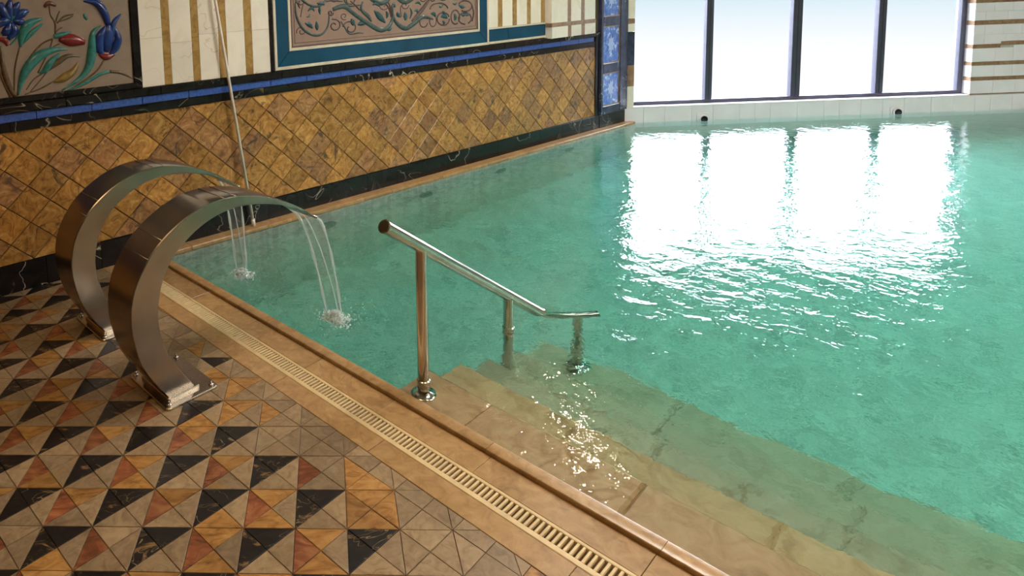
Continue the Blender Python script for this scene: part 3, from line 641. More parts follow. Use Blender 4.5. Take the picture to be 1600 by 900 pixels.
# diamonds
DU, DV, U0, VT, VB, UE = 0.2355, 0.1075, 3.345, 0.922, 0.166, 6.76
full_me = {}
for j in range(8):
    zc = VT - DV * j
    for k in range(-22, 16):
        uc = U0 + (k + (0.5 if j % 2 == 0 else 0.0)) * DU
        if uc - DU / 2 > UE or uc + DU / 2 < -1.9: continue
        P = [(uc - DU / 2, zc), (uc, zc - DV), (uc + DU / 2, zc), (uc, zc + DV)]
        Q = clip(clip(clip(P, 0, 1, VT + 0.001), 0, -1, -VB), 1, 0, UE)
        if len(Q) < 3 or area2(Q) < 5e-4: continue
        mk = 'diamond_b' if random.random() < 0.22 + max(0, (uc - 3.5) * 0.08) else 'diamond'
        wz = random.uniform(-0.0015, 0.0015)
        if abs(area2(Q) - area2(P)) < 1e-6:
            if mk not in full_me:
                full_me[mk] = prism('diamond_tile', offset_poly([(-DU / 2, 0), (0, -DV), (DU / 2, 0), (0, DV)], 0.0024), -0.012, 0.0, 0.0026)
            link('diamond_tile', full_me[mk], M[mk], wall, (uc, zc, wz))
        else:
            link('diamond_tile', prism('diamond_tile', offset_poly(Q, 0.0024), -0.012, 0.0, 0.0026), M[mk], wall, (0, 0, wz))
# black base band
u = -1.95
while u < 6.8:
    L = min(random.uniform(0.26, 0.40), 6.84 - u)
    wpiece('base_marble', 'black', u, u + L, 0.0, 0.165, 0.010)
    u += L
# strips above the diamonds
u = -1.95
while u < 6.75:
    L = min(random.uniform(0.3, 0.5), 6.76 - u)
    wpiece('black_strip', 'black', u, u + L, 0.924, 0.979, 0.004)
    u += L
u = -1.95
while u < 6.83:
    L = min(random.uniform(0.4, 0.6), 6.84 - u)
    wpiece('black_cornice', 'black', u, u + L, 1.030, 1.084, 0.018, ch=0.004)
    u += L
u = 0.951 - 0.3235 * 9
while u < 6.73:
    L = min(0.3235, 6.74 - u)
    if L > 0.02: wpiece('blue_tile', 'blue_tile', u, u + L, 0.979, 1.030, 0.001, gap=0.0022)
    u += L
wpiece('end_strip', 'black', 6.76, 6.84, 0.165, 1.030, 0.008)
# cream and gold stripes between the relief panels
gold = [(1.758, 1.812), (1.965, 2.018), (2.165, 2.228), (2.370, 2.430)]
ed = [1.605] + [x for g_ in gold for x in g_] + [2.575]
for i in range(len(ed) - 1):
    g_ = i % 2 == 1
    vs = [1.084, 1.39 - (0.04 if i == 2 else 0), 1.72, 2.05, 2.4] if not g_ else [1.084, 1.40, 1.75, 2.1, 2.4]
    for a, b_ in zip(vs, vs[1:]):
        wpiece('gold_strip' if g_ else 'cream_slab', 'gold_strip' if g_ else 'cream', ed[i], ed[i + 1], a, b_, 0.0, ch=0.001, gap=0.0006)
wpiece('black_edging', 'black', 2.575, 2.605, 1.084, 2.40, 0.006)
# stripes right of the scroll panel
gold = [(5.123, 5.189), (5.340, 5.408), (5.565, 5.626), (5.790, 5.856)]
ed = [4.985] + [x for g_ in gold for x in g_]
for i in range(len(ed) - 1):
    g_ = i % 2 == 1
    for a, b_ in ((1.240, 1.62), (1.62, 2.0), (2.0, 2.4)):
        wpiece('gold_strip' if g_ else 'cream_slab', 'gold_strip' if g_ else 'cream', ed[i], ed[i + 1], a, b_, 0.0, ch=0.001, gap=0.0006)
for a, b_ in ((4.990, 5.27), (5.27, 5.862)):
    wpiece('glazed_strip', 'teal_glaze', a, b_, 1.112, 1.222, 0.004, ch=0.003)
wpiece('ivory_edging', 'white_line', 4.985, 5.865, 1.088, 1.111, 0.005)
wpiece('ivory_edging', 'white_line', 4.985, 5.865, 1.223, 1.240, 0.005)
# pilaster
pil = link('wall_pilaster', box('wall_pilaster', 0.0, 0.78, 0.0, 1.33, -0.01, 0.055), M['cream'], m=FW @ Matrix.Translation((5.868, 1.078, 0)))
tag(pil, 'cream pilaster with gold strips standing on the black dado cornice', 'pilaster', kind='structure')
pg = [(0.275, 0.335), (0.515, 0.580)]
pe = [0.0, 0.275, 0.335, 0.515, 0.580, 0.78]
for i in range(5):
    mk = 'gold_strip' if i % 2 else 'cream'
    link('gold_strip' if i % 2 else 'cream_slab', box('slab', pe[i] + 0.0006, pe[i + 1] - 0.0006, 0.152, 1.33, 0.05, 0.066, 0.001), M['brown_strip' if i % 2 else 'cream'], pil)
    link('plinth_slab', box('slab', pe[i] + 0.0006, pe[i + 1] - 0.0006, 0.0, 0.112, 0.05, 0.070, 0.001), M['brown_strip' if i % 2 else 'cream'], pil)
link('brown_band', box('brown_band', -0.006, 0.785, 0.112, 0.152, 0.0, 0.072, 0.002), M['brown_strip'], pil)
# corner pillar with blue insets
pi = link('wall_pillar', box('wall_pillar', 6.84, 7.428, 0.165, CH, -0.01, 0.008), M['slate'], m=FW)
tag(pi, 'dark slate blue marble pillar with pale blue inset tiles at the corner', 'pillar', kind='structure')
link('plinth', box('plinth', 6.84, 7.428, 0.0, 0.165, -0.01, 0.016, 0.003), M['black'], pi)
ins = [(0.265, 0.605), (0.735, 1.120), (1.247, 1.62), (1.75, 2.15)]
ux = (6.895, 7.215)
vprev = 0.165
for a, b_ in ins + [(2.35, 2.35)]:
    link('cross_rail', box('cross_rail', ux[0] - 0.006, ux[1] + 0.006, vprev, a - 0.012, 0.0, 0.028, 0.003), M['slate'], pi)
    vprev = b_ + 0.012
for a, b_ in ((6.842, ux[0] - 0.014), (ux[1] + 0.014, 7.426)):
    link('upright', box('upright', a, b_, 0.165, 2.35, 0.0, 0.030, 0.003), M['slate'], pi)
for a, b_ in ins:
    fr = MB()
    for q in (rect(ux[0] - 0.012, ux[1] + 0.012, a - 0.012, a), rect(ux[0] - 0.012, ux[1] + 0.012, b_, b_ + 0.012), rect(ux[0] - 0.012, ux[0], a, b_), rect(ux[1], ux[1] + 0.012, a, b_)):
        fr.add(*prism_vf(q, 0.0, 0.022))
    link('inset_edging', fr.mesh('inset_edging'), M['brown_strip'], pi)
    it = link('inset_tile', box('inset_tile', ux[0], ux[1], a, b_, 0.0, 0.014), M['sky_tile'], pi)
    cx, cyy = (ux[0] + ux[1]) / 2, (a + b_) / 2
    sc_ = 0.24 * (b_ - a)
    P = [(cx + (0.075 if k % 2 == 0 else 0.045) * math.cos(R(22.5 * k + 90)), cyy + (sc_ * 1.15 if k % 2 == 0 else sc_ * 0.7) * math.sin(R(22.5 * k + 90))) for k in range(16)]
    link('motif', prism('motif', P, 0.012, 0.017), M['motif'], it)

# ------------------------------------------------------------------ relief panels
def stroke_vf(pts, h, base, per=4):
    """domed ribbon along (u, v, width)"""
    C = catmull([(p[0], p[1], p[2]) for p in pts], per)
    prof = [(-0.5, 0.0), (-0.42, 0.55), (-0.2, 0.92), (0.0, 1.0), (0.2, 0.92), (0.42, 0.55), (0.5, 0.0)]
    n = len(prof); V = []; F = []
    for i, p in enumerate(C):
        q0, q1 = C[max(i - 1, 0)], C[min(i + 1, len(C) - 1)]
        t = Vector((q1.x - q0.x, q1.y - q0.y)); t.normalize()
        s = Vector((t.y, -t.x)); w = max(p.z, 0.002)
        hh = min(h, w * 0.45)
        for a, b_ in prof: V.append((p.x + s.x * a * w, p.y + s.y * a * w, base + b_ * hh))
    for i in range(len(C) - 1):
        for k in range(n - 1):
            F.append((i * n + k, (i + 1) * n + k, (i + 1) * n + k + 1, i * n + k + 1))
    F.append(tuple(range(n))); F.append(tuple(range((len(C) - 1) * n + n - 1, (len(C) - 1) * n - 1, -1)))
    return V, F
PART = {'B': 'petal', 'K': 'petal_edge', 'R': 'petal', 'O': 'stem', 'T': 'leaf', 'M': 'bud', 'G': 'leaf', 'V': 'vine', 'D': 'tendril', 'L': 'leaf'}
pan = tag(empty('flower_panel', FW @ Matrix.Translation((0.65, 1.086, 0))), 'taupe ceramic relief panel of blue tulips and teal leaves in black frame', 'wall panel')
def ppart(name, mk, u0, u1, v0, v1, w0, w1, root, ou, ov, ch=0.002):
    return link(name, box(name, u0 - ou, u1 - ou, v0 - ov, v1 - ov, w0, w1, ch), M[mk], root)
ppart('backing', 'panel_taupe', -0.25, 1.548, 1.122, 2.05, -0.01, 0.004, pan, 0.65, 1.086)
ppart('frame_bar', 'black', -0.31, 1.602, 1.086, 1.122, -0.01, 0.016, pan, 0.65, 1.086, 0.004)
ppart('frame_bar', 'black', -0.31, 1.602, 2.05, 2.10, -0.01, 0.016, pan, 0.65, 1.086, 0.004)
ppart('frame_bar', 'black', 1.548, 1.602, 1.122, 2.05, -0.01, 0.016, pan, 0.65, 1.086, 0.004)
ppart('frame_bar', 'black', -0.31, -0.25, 1.122, 2.05, -0.01, 0.016, pan, 0.65, 1.086, 0.004)
for i, (k, pts) in enumerate(FLOWER):
    V, F = stroke_vf([(a, b_, w_ * 1.22) for a, b_, w_ in pts], 0.022, 0.003 + 0.0004 * (i % 5))
    link(PART[k], mesh(PART[k], [(a - 0.65, b_ - 1.086, c) for a, b_, c in V], F), M['g' + k], pan, smooth=True)
pan = tag(empty('scroll_panel', FW @ Matrix.Translation((3.79, 1.086, 0))), 'mauve relief panel of scrolling vines framed in glossy petrol blue glaze', 'wall panel')
OU, OV = 3.79, 1.086
ppart('backing', 'panel_mauve', 2.755, 4.842, 1.243, 2.20, -0.0095, 0.003, pan, OU, OV)
def ring(name, mk, u0, u1, v0, v1, wd_, w1, miter=False):
    i0, i1, j0, j1 = u0 + wd_, u1 - wd_, v0 + wd_, v1 - wd_
    for P in ([(u0, v0), (u1, v0), (i1, j0), (i0, j0)], [(u1, v0), (u1, v1), (i1, j1), (i1, j0)], [(u1, v1), (u0, v1), (i0, j1), (i1, j1)], [(u0, v1), (u0, v0), (i0, j0), (i0, j1)]):
        link(name, prism(name, offset_poly([(a - OU, b_ - OV) for a, b_ in P], 0.0006), -0.0095, w1, 0.002), M[mk], pan)
ring('ivory_edge', 'white_line', 2.608, 4.982, 1.087, 2.352, 0.024, 0.010)
ring('glazed_border', 'teal_glaze', 2.632, 4.958, 1.111, 2.328, 0.106, 0.007)
ring('ivory_line', 'white_line', 2.738, 4.852, 1.217, 2.222, 0.022, 0.010)
ring('mauve_moulding', 'mauve_line', 2.760, 4.830, 1.239, 2.200, 0.014, 0.008)
ring('mauve_bead', 'mauve_line', 2.790, 4.800, 1.268, 2.170, 0.006, 0.006)
SCROLL_UP = [(k, [(a, 3.44 - b_, w_) for a, b_, w_ in pts][::-1]) for k, pts in SCROLL] + [(k, [(a, b_ + 0.215, w_) for a, b_, w_ in pts]) for k, pts in SCROLL if k != 'L']
for i, (k, pts) in enumerate(SCROLL + SCROLL_UP):
    V, F = stroke_vf([(a, b_, w_ * 1.2) for a, b_, w_ in pts], 0.012, 0.002 + 0.0004 * (i % 5))
    link(PART[k], mesh(PART[k], [(a - OU, b_ - OV, c) for a, b_, c in V], F), M['g' + k], pan, smooth=True)

# ------------------------------------------------------------------ window wall
WL, WR, WS, WT = 0.012, 3.745, 0.185, 1.74
far = MB()
far.add(*prism_vf(rect(-0.3, 7.1, PD, WS - 0.012), -0.22, -0.010))
far.add(*prism_vf(rect(-0.3, 7.1, WT, CH), -0.22, 0.0))
far.add(*prism_vf(rect(WR + 0.010, 7.1, WS - 0.012, WT), -0.22, -0.010))
far.add(*prism_vf(rect(-0.3, -0.116, WS - 0.012, WT), -0.22, -0.010))
fw_ = link('wall_far', far.mesh('wall_far'), M['white_grout'], m=FG)
tag(fw_, 'white tiled window wall with thin brown marble strips beyond the pool', 'wall', kind='structure')
def fpiece(name, mk, u0, u1, v0, v1, w0=-0.012, w1=0.0, ch=0.0015, gap=0.0010):
    return link(name, box(name, u0 + gap, u1 - gap, v0 + gap, v1 - gap, w0, w1, ch), M[mk], fw_)
u = -0.115
while u < 7.0:
    L = random.choice([0.24, 0.24, 0.24, 0.17, 0.30])
    fpiece('band_tile', 'white_tile', u, min(u + L, 7.0), -0.25, WS - 0.012)
    u += L
fpiece('sill_slab', 'white_tile', -0.115, WR + 0.002, WS - 0.014, WS, -0.2, 0.004, 0.003)
strips = [(0.183, 0.193), (0.340, 0.382), (0.510, 0.553), (0.703, 0.748), (0.965, 1.015), (1.210, 1.262), (1.46, 1.51), (1.72, 1.77)]
for i, (a, b_) in enumerate(strips):
    segs = [(WR, 4.05), (4.05, 4.7), (4.7, 5.5), (5.5, 6.4), (6.4, 7.0)]
    for j, (x0, x1) in enumerate(segs):
        dz = 0.028 if (i == 3 and j > 0) else 0.0
        fpiece('brown_strip', 'brown_strip', x0, x1, a + dz, b_ + dz, w1=0.001)
    link('reveal_strip', box('reveal_strip', WR, WR + 0.012, a, b_, -0.086, -0.012), M['brown_strip'], fw_)
    if i + 1 < len(strips):
        top = strips[i + 1][0]
        link('reveal_tile', box('reveal_tile', WR + 0.001, WR + 0.012, b_ + 0.001, top - 0.001, -0.086, -0.0), M['white_tile'], fw_)
        rows = [(b_, top)] if top - b_ < 0.16 else [(b_, (b_ + top) / 2), ((b_ + top) / 2, top)]
        for a2, b2 in rows:
            u = WR + 0.012 if True else WR
            first = True
            while u < 7.0:
                L = 0.11 if first and random.random() < 0.5 else random.choice([0.20, 0.24])
                first = False
                x1 = min(u + L, 7.0)
                up = 0.028 if u > 4.04 else 0.0
                fpiece('white_tile', 'white_tile', u, x1, a2 + (up if (i == 3 and a2 == b_) else 0), b2 + (up if (i == 2 and b2 == top) else 0), gap=0.0007, ch=0.001)
                u = x1
# left reveal, cream with brown strips
for a, b_, mk in ((WS, 0.42, 'cream'), (0.42, 0.66, 'brown_strip'), (0.66, 1.04, 'slate'), (1.04, 1.13, 'cream'), (1.13, 1.19, 'brown_strip'), (1.19, WT, 'cream')):
    link('reveal_slab', box('reveal_slab', -0.115, WL, a + 0.001, b_ - 0.001, -0.20, -0.001, 0.001), M[mk], fw_)
win = tag(empty('window_1', FG @ Matrix.Translation((WL, WS, -0.086))), 'wide four pane window in dark aluminium frame above the pool', 'window', kind='structure')
ww, wh = WR - WL, WT - WS
def wbar(name, u0, u1, v0, v1, w0=-0.05, w1=0.0): return link(name, box(name, u0, u1, v0, v1, w0, w1, 0.004), M['alu'], win)
wbar('frame_rail', 0, ww, 0, 0.040); wbar('frame_rail', 0, ww, wh - 0.05, wh)
wbar('frame_jamb', 0, 0.022, 0.040, wh - 0.05); wbar('frame_jamb', ww - 0.055, ww, 0.040, wh - 0.05)
mul = [(0.895 - WL, 0.078), (1.872 - WL, 0.104), (2.812 - WL, 0.086)]
for c, w in mul:
    mu = wbar('mullion', c - w / 2, c + w / 2, 0.040, wh - 0.05, -0.05, 0.008)
    link('gasket', box('gasket', c - 0.004, c + 0.004, 0.041, wh - 0.051, 0.006, 0.0095), M['rubber'], mu)
ed = [0.022] + [x for c, w in mul for x in (c - w / 2, c + w / 2)] + [ww - 0.055]
for i in range(0, len(ed), 2):
    link('pane', box('pane', ed[i], ed[i + 1], 0.040, wh - 0.05, -0.028, -0.022), M['pane'], win)
# overflow nozzles at the waterline
for u, lab in ((0.792, 'round black overflow nozzle below the left window panes'), (2.947, 'round black overflow nozzle below the right window panes')):
    root = tag(empty('wall_nozzle', FG @ Matrix.Translation((u, 0.018, 0.0))), lab, 'nozzle', 'overflow nozzles in the white wall')
    s = 0.072; c = 0.026
    P = []
    for sx, sy, a0 in ((1, -1, -90), (1, 1, 0), (-1, 1, 90), (-1, -1, 180)):
        for k in range(5):
            a = R(a0 + 22.5 * k); P.append((sx * (s - c) + c * math.cos(a), sy * (s - c) + c * math.sin(a)))
    link('cover_plate', prism('cover_plate', P, -0.001, 0.010, 0.003), M['white_tile'], root)
    link('collar', lathe('collar', [(0.052, 0.008), (0.052, 0.022), (0.046, 0.028), (0.038, 0.028), (0.036, 0.010)], 28), M['white_tile'], root, smooth=True)
    link('pipe', lathe('pipe', [(0.037, 0.006), (0.037, 0.034), (0.031, 0.034), (0.029, 0.012)], 28), M['rubber'], root, smooth=True)

# ------------------------------------------------------------------ rest of the room, out of the picture
ce = link('ceiling', poly_prism('ceiling', clip(clip([(LX - 0.2, BY - 0.2), (RX + 0.2, BY - 0.2), (RX + 0.2, 9), (LX - 0.2, 9)], WN.x, WN.y, WO + 0.15), GN.x, GN.y, GA.dot(GN) + 0.2), CH, CH + 0.15), M['ceiling'])
tag(ce, 'plain pale ceiling over the pool hall', 'ceiling', kind='structure')
wb = link('wall_back', box('wall_back', LX - 0.2, RX + 0.2, BY - 0.15, BY, PD, CH), M['plaster'])
tag(wb, 'plain cream plaster wall behind the pool deck', 'wall', kind='structure')
wr = link('wall_right', box('wall_right', RX, RX + 0.15, BY, 7.6, PD, CH), M['plaster'])
tag(wr, 'plain cream plaster wall at the right end of the pool', 'wall', kind='structure')
wside = link('wall_side', box('wall_side', LX - 0.15, LX, BY, 1.7, PD, CH), M['plaster'])
tag(wside, 'plain cream plaster wall at the left end of the deck', 'wall', kind='structure')

# ------------------------------------------------------------------ water
SPL = [(-2.285, 2.19), (-3.03, 2.115)]        # where the jets land (near-edge coordinates)
step_g = 0.032
gx = np.arange(-4.4, 7.6, step_g); gy = np.arange(1.9, 12.2, step_g)
X, Y = np.meshgrid(gx, gy)
rng = np.random.default_rng(3)
Zh = np.zeros_like(X)
for i in range(26):
    lam = rng.uniform(0.22, 1.1); th = rng.uniform(0, 2 * math.pi); ph = rng.uniform(0, 2 * math.pi)
    kx, ky = 2 * math.pi / lam * math.cos(th), 2 * math.pi / lam * math.sin(th)
    Zh += 0.0014 * lam * rng.uniform(0.4, 1.0) * np.sin(kx * X + ky * Y + ph)
for i in range(22):
    lam = rng.uniform(0.10, 0.20); th = rng.uniform(0, 2 * math.pi); ph = rng.uniform(0, 2 * math.pi)
    kx, ky = 2 * math.pi / lam * math.cos(th), 2 * math.pi / lam * math.sin(th)
    Zh += 0.0016 * lam * rng.uniform(0.4, 1.0) * np.sin(kx * X + ky * Y + ph)
calm = 0.29 + 0.87 * np.exp(-((X + 1.6) ** 2 + (Y - 2.6) ** 2) / 3.0)
Zh *= calm
for sx, sy in SPL:
    rr_ = np.hypot(X - sx, Y - sy)
    Zh += 0.0045 * np.sin(rr_ * 2 * math.pi / 0.13) * np.exp(-rr_ / 0.28)
nx, ny = len(gx), len(gy)
V = np.stack([X.ravel(), Y.ravel(), Zh.ravel() + ZW], 1)
idx = np.arange(nx * ny).reshape(ny, nx)
F = np.stack([idx[:-1, :-1].ravel(), idx[:-1, 1:].ravel(), idx[1:, 1:].ravel(), idx[1:, :-1].ravel()], 1)
me = D.meshes.new('pool_water')
me.from_pydata(V.tolist(), [], F.tolist())
bm = bmesh.new(); bm.from_mesh(me)
bm.transform(FN)
for co, no in ((NN * (LIP_I + 0.0005), -NN), (WN * (WO - CW - 0.0005), WN), (GN * (GA.dot(GN) - 0.0005), GN), (Vector((RX, 0, 0)), Vector((1, 0, 0))), (Vector((0, BY, 0)), Vector((0, -1, 0)))):
    bmesh.ops.bisect_plane(bm, geom=bm.verts[:] + bm.edges[:] + bm.faces[:], plane_co=co, plane_no=no, clear_outer=True)
bm.to_mesh(me); bm.free()
wa_ = link('pool_water', me, M['water'], smooth=True)
tag(wa_, 'clear turquoise rippling water filling the pool', 'water', kind='stuff')

# ------------------------------------------------------------------ swan-neck fountains
OUT = [(1.200, 0.022), (1.139, 0.112), (1.092, 0.205), (1.066, 0.306), (1.058, 0.392), (1.067, 0.466), (1.092, 0.540), (1.160, 0.637), (1.226, 0.692), (1.296, 0.733), (1.366, 0.762), (1.450, 0.781), (1.556, 0.783), (1.657, 0.765), (1.752, 0.736), (1.832, 0.702), (1.915, 0.657), (1.984, 0.612), (2.036, 0.573)]
INN = [(1.326, 0.022), (1.275, 0.095), (1.222, 0.184), (1.189, 0.278), (1.178, 0.368), (1.185, 0.437), (1.208, 0.515), (1.254, 0.590), (1.302, 0.635), (1.374, 0.680), (1.446, 0.709), (1.518, 0.724), (1.609, 0.727), (1.710, 0.712), (1.815, 0.684), (1.914, 0.640), (1.984, 0.600), (2.034, 0.567)]
def resample(P, n):
    C = catmull([(a, b_, 0) for a, b_ in P], 6)
    L = [0.0]
    for a, b_ in zip(C, C[1:]): L.append(L[-1] + (b_ - a).length)
    out = []; j = 0
    for i in range(n):
        t = L[-1] * i / (n - 1)
        while j < len(L) - 2 and L[j + 1] < t: j += 1
        f_ = (t - L[j]) / max(L[j + 1] - L[j], 1e-9)
        out.append(C[j].lerp(C[j + 1], min(max(f_, 0), 1)))
    return out
NF = 56; BN, BX = 1.262, 0.0
Oc = resample(OUT, NF); Ic = resample(INN, NF)
HWD = 0.105
def band(C, half, flip, bev=0.004, inward=None):
    """curved ribbon across the fountain's width with softened edges"""
    V = []; F = []
    for i, p in enumerate(C):
        q = inward[i]
        d = Vector((q.x - p.x, q.y - p.y)); d = d.normalized() if d.length > 1e-6 else Vector((0, 0))
        for x, k in ((-half, bev), (-half + bev, 0.0), (half - bev, 0.0), (half, bev)):
            V.append((x, p.x - BN + d.x * k, p.y + d.y * k))
    for i in range(len(C) - 1):
        for k in range(3):
            f_ = (i * 4 + k, i * 4 + k + 1, (i + 1) * 4 + k + 1, (i + 1) * 4 + k)
            F.append(f_ if flip else f_[::-1])
    return mesh('band', V, F)
def side(x, flip):
    V = []; F = []
    for a, b_ in zip(Oc, Ic):
        d = Vector((b_.x - a.x, b_.y - a.y)); L = d.length; d = d.normalized() if L > 1e-6 else Vector((0, 0))
        k = min(0.004, L * 0.4)
        V.append((x, a.x - BN + d.x * k, a.y + d.y * k)); V.append((x, b_.x - BN - d.x * k, b_.y - d.y * k))
    for i in range(len(Oc) - 1):
        f_ = (2 * i, 2 * i + 1, 2 * i + 3, 2 * i + 2)
        F.append(f_ if flip else f_[::-1])
    return mesh('side_panel', V, F)
def rrect(x0, x1, y0, y1, c, n=4):
    P = []
    for cx, cyy, a0 in ((x1 - c, y0 + c, -90), (x1 - c, y1 - c, 0), (x0 + c, y1 - c, 90), (x0 + c, y0 + c, 180)):
        for k in range(n + 1):
            a = R(a0 + 90 / n * k); P.append((cx + c * math.cos(a), cyy + c * math.sin(a)))
    return P
def fountain(nd0, dn, label):
    root = tag(empty('swan_neck_fountain', FN @ Matrix.Translation((nd0, BN + dn, 0.0))), label, 'fountain', 'steel fountains on the pool deck')
    for nm, me_ in (('outer_band', band(Oc, HWD, False, inward=Ic)), ('inner_band', band(Ic, HWD, True, inward=Oc)), ('side_panel', side(HWD, True)), ('side_panel', side(-HWD, False))):
        autosmooth(link(nm, me_, M['steel'], root), 40)
    link('spout_lip', tube('spout_lip', [(-HWD, 2.037 - BN, 0.569), (HWD + 0.006, 2.037 - BN, 0.569)], 0.006, 10), M['polished'], root, smooth=True)
    link('base_plate', prism('base_plate', rrect(-0.18, 0.158, -0.10, 0.148, 0.022), 0.0005, 0.012, 0.003), M['plate'], root)
    link('mounting_collar', prism('mounting_collar', rrect(-0.118, 0.118, -0.072, 0.082, 0.012), 0.011, 0.026, 0.004), M['plate'], root)
    for x, y in ((-0.155, -0.078), (0.134, -0.078), (-0.155, 0.124), (0.134, 0.124)):
        b_ = link('bolt', lathe('bolt', [(0.011, 0.011), (0.011, 0.016), (0.0085, 0.019), (0.006, 0.020)], 12), M['polished'], root, (x, y, 0), smooth=True)
        link('bolt_stud', lathe('bolt_stud', [(0.0045, 0.019), (0.0045, 0.028), (0.002, 0.030)], 10), M['polished'], b_, smooth=True)
    for f_ in (0.40, 0.46, 0.655, 0.70):            # seams of the welded sheets across the band
        p = Oc[int(f_ * (NF - 1))]
        link('weld_seam', tube('weld_seam', [(-HWD + 0.004, p.x - BN, p.y + 0.0002), (HWD - 0.004, p.x - BN, p.y + 0.0002)], 0.0022, 8), M['plate'], root, smooth=True)
    return root
fountain(-2.395, 0.0, 'nearer steel swan neck fountain arching over the pool edge')
fountain(-3.085, 0.040, 'farther steel swan neck fountain beside the tiled wall')

def jet(nd0, dn, ends, label, splabel, wid):
    """falling sheet of water narrowing into two streams"""
    y0, z0 = 2.040 + dn, 0.566
    root = tag(empty('water_jet', FN @ Matrix.Translation((nd0, y0, 0.0))), label, 'water jet', 'falling water')
    n = 22
    paths = []
    for sx, (ex, ey) in zip((-1, 1), ends):
        P = []
        for i in range(n):
            t = i / (n - 1)
            z = z0 * (1 - t) - 0.0
            s = math.sqrt(t)                      # ballistic fall
            x = sx * (HWD - 0.008) * (1 - s) + (ex - nd0) * s
            P.append(Vector((x, (ey - y0) * s, z)))
        paths.append(P)
    rs = [0.0055 + 0.0018 * math.sin(i * 0.9) for i in range(n)]
    for P in paths:
        link('stream', tube('stream', P, [r * wid for r in rs], 10), M['stream'], root, smooth=True)
    # strands of the sheet crossing between the two edge streams
    a, b_ = paths
    st = [a[i].lerp(b_[i], 0.30 + 0.55 * (i / (n - 1))) for i in range(n)]
    link('stream', tube('stream', st, [0.0032 * wid] * n, 8), M['stream'], root, smooth=True)
    V = []; F = []; m_ = 9
    for i in range(n):
        for k in range(m_):
            t = k / (m_ - 1)
            p = a[i].lerp(b_[i], t)
            V.append((p.x, p.y + 0.004 * math.sin(k * 2.1 + i * 0.15), p.z))
    for i in range(n - 1):
        for k in range(m_ - 1): F.append((i * m_ + k, i * m_ + k + 1, (i + 1) * m_ + k + 1, (i + 1) * m_ + k))
    so_ = link('water_sheet', mesh('water_sheet', V, F), M['sheet'], root, smooth=True)
    # splash: a rough mound of foam with thrown drops
    ex = sum(e[0] for e in ends) / 2; ey = sum(e[1] for e in ends) / 2
    rg = random.Random(int(nd0 * 1000))
    sp = MB()
    bmd = bmesh.new(); bmesh.ops.create_icosphere(bmd, subdivisions=1, radius=1.0)
    dv = [v.co.copy() for v in bmd.verts]; df = [tuple(v.index for v in f.verts) for f in bmd.faces]; bmd.free()
    for i in range(620):                          # froth: bubbles heaped round the landing point
        r_ = abs(rg.gauss(0, 0.042)); an = rg.uniform(0, 2 * math.pi)
        s = rg.uniform(0.002, 0.0075) * (1.25 - min(r_, 0.1) * 8)
        z = rg.uniform(0, 1) ** 2 * 0.045 * math.exp(-(r_ / 0.05) ** 2)
        c = Vector((r_ * 1.35 * math.cos(an), r_ * math.sin(an), z))
        sp.add([c + v * s for v in dv], df)
    for i in range(150):                          # thrown drops and floating bubbles
        r_ = rg.uniform(0.06, 0.18) if i % 3 else rg.uniform(0.15, 0.30); an = rg.uniform(0, 2 * math.pi)
        s = rg.uniform(0.0010, 0.0032); z = rg.uniform(0.0, 0.04) * (1 - r_ / 0.32)
        c = Vector((r_ * math.cos(an), r_ * math.sin(an), z + 0.002))
        sp.add([c + v * s for v in dv], df)
    so_ = link('splash', sp.mesh('splash'), M['drop'], m=FN @ Matrix.Translation((ex, ey, 0.002)), smooth=True)
    tag(so_, splabel, 'splash', kind='stuff')
jet(-2.395, 0.0, ((-2.335, 2.135), (-2.29, 2.19)), 'sheet of water falling from the nearer steel fountain', 'white splash where the nearer fountain meets the pool', 1.0)
jet(-3.085, 0.040, ((-3.075, 2.105), (-3.045, 2.155)), 'thin water streams falling from the farther steel fountain', 'white splash where the farther fountain meets the pool', 0.95)

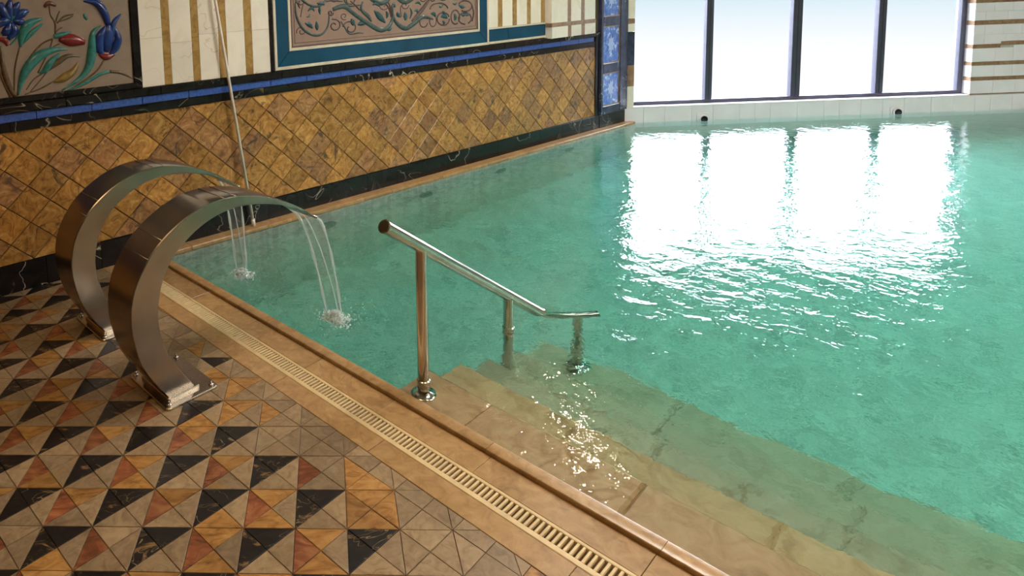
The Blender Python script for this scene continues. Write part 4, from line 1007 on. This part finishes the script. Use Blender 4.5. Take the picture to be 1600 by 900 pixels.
# ------------------------------------------------------------------ handrail
rail = tag(empty('handrail', FN @ Matrix.Translation((-1.655, 2.03, -DEP[0]))), 'polished steel handrail descending into the water by the steps', 'handrail')
def rl(a, b_, z): return Vector((a + 1.655, b_ - 2.03, z + DEP[0]))
TR = 0.0265
def rz(b_): return 0.742 - 0.6635 * (b_ - 1.822)
main = [rl(-1.655, 1.822, rz(1.822)), rl(-1.655, 2.3, rz(2.3)), rl(-1.655, 2.945, rz(2.945)), rl(-1.650, 2.962, -0.012)]
autosmooth(link('rail', tube('rail', main, TR, 28), M['polished'], rail), 50)
link('end_cap', mesh('end_cap', *tube_vf([rl(-1.655, 1.822 - 0.010 * k, rz(1.822) + 0.00664 * k) for k in (-0.2, 0.25, 0.5)], [TR * 1.07, TR * 1.07, TR * 0.9], 28)), M['plate'], rail, smooth=False)
autosmooth(link('lower_rail', tube('lower_rail', [rl(-1.652, 2.955, -0.020), rl(-1.630, 2.985, -0.045), rl(-1.54, 3.10, -0.070), rl(-1.478, 3.195, -0.074)], TR * 0.95, 24), M['polished'], rail), 50)
for i, (a, b_, zb, ztop) in enumerate(((-1.655, 2.035, -DEP[0], rz(2.035) - 0.012), (-1.652, 2.664, -DEP[3], rz(2.664) - 0.012), (-1.535, 3.105, -DEP[4], -0.075))):
    po_ = link('post', tube('post', [rl(a, b_, zb + 0.004), rl(a, b_, ztop)], 0.0235, 24), M['polished'], rail)
    autosmooth(po_, 50)
    V, F = lathe_vf([(0.052, 0.0), (0.052, 0.006), (0.046, 0.010), (0.027, 0.014), (0.026, 0.018)], 28)
    fl = link('flange', mesh('flange', V, F), M['polished'], po_, rl(a, b_, zb)); autosmooth(fl, 40)
    if i < 2:
        zc = -0.002
        V, F = lathe_vf([(0.0245, -0.020), (0.0275, -0.018), (0.0275, -0.010), (0.0258, -0.007), (0.0258, 0.005), (0.0275, 0.008), (0.0275, 0.016), (0.0245, 0.019)], 28)
        co_ = link('collar', mesh('collar', V, F), M['polished'], po_, rl(a, b_, zc + (0.016 if i == 0 else 0.014))); autosmooth(co_, 40)

# ------------------------------------------------------------------ pole leaning by the wall
root = tag(empty('cleaning_pole', FW @ Matrix.Translation((2.338, 0.021, 0.050))), 'thin white pole leaning upright against the diamond tiled wall', 'pole')
top = Vector((-0.270, 2.10, -0.018))
link('shaft', tube('shaft', [(0, 0.03, 0), tuple(top)], 0.0105, 14), M['pole'], root, smooth=True)
link('foot_cap', tube('foot_cap', [(0.003, 0.001, 0), (0, 0.05, 0)], 0.0135, 14), M['pole'], root, smooth=True)
link('grip', tube('grip', [tuple(top * 0.93), tuple(top * 1.0)], 0.0135, 14), M['rubber'], root, smooth=True)
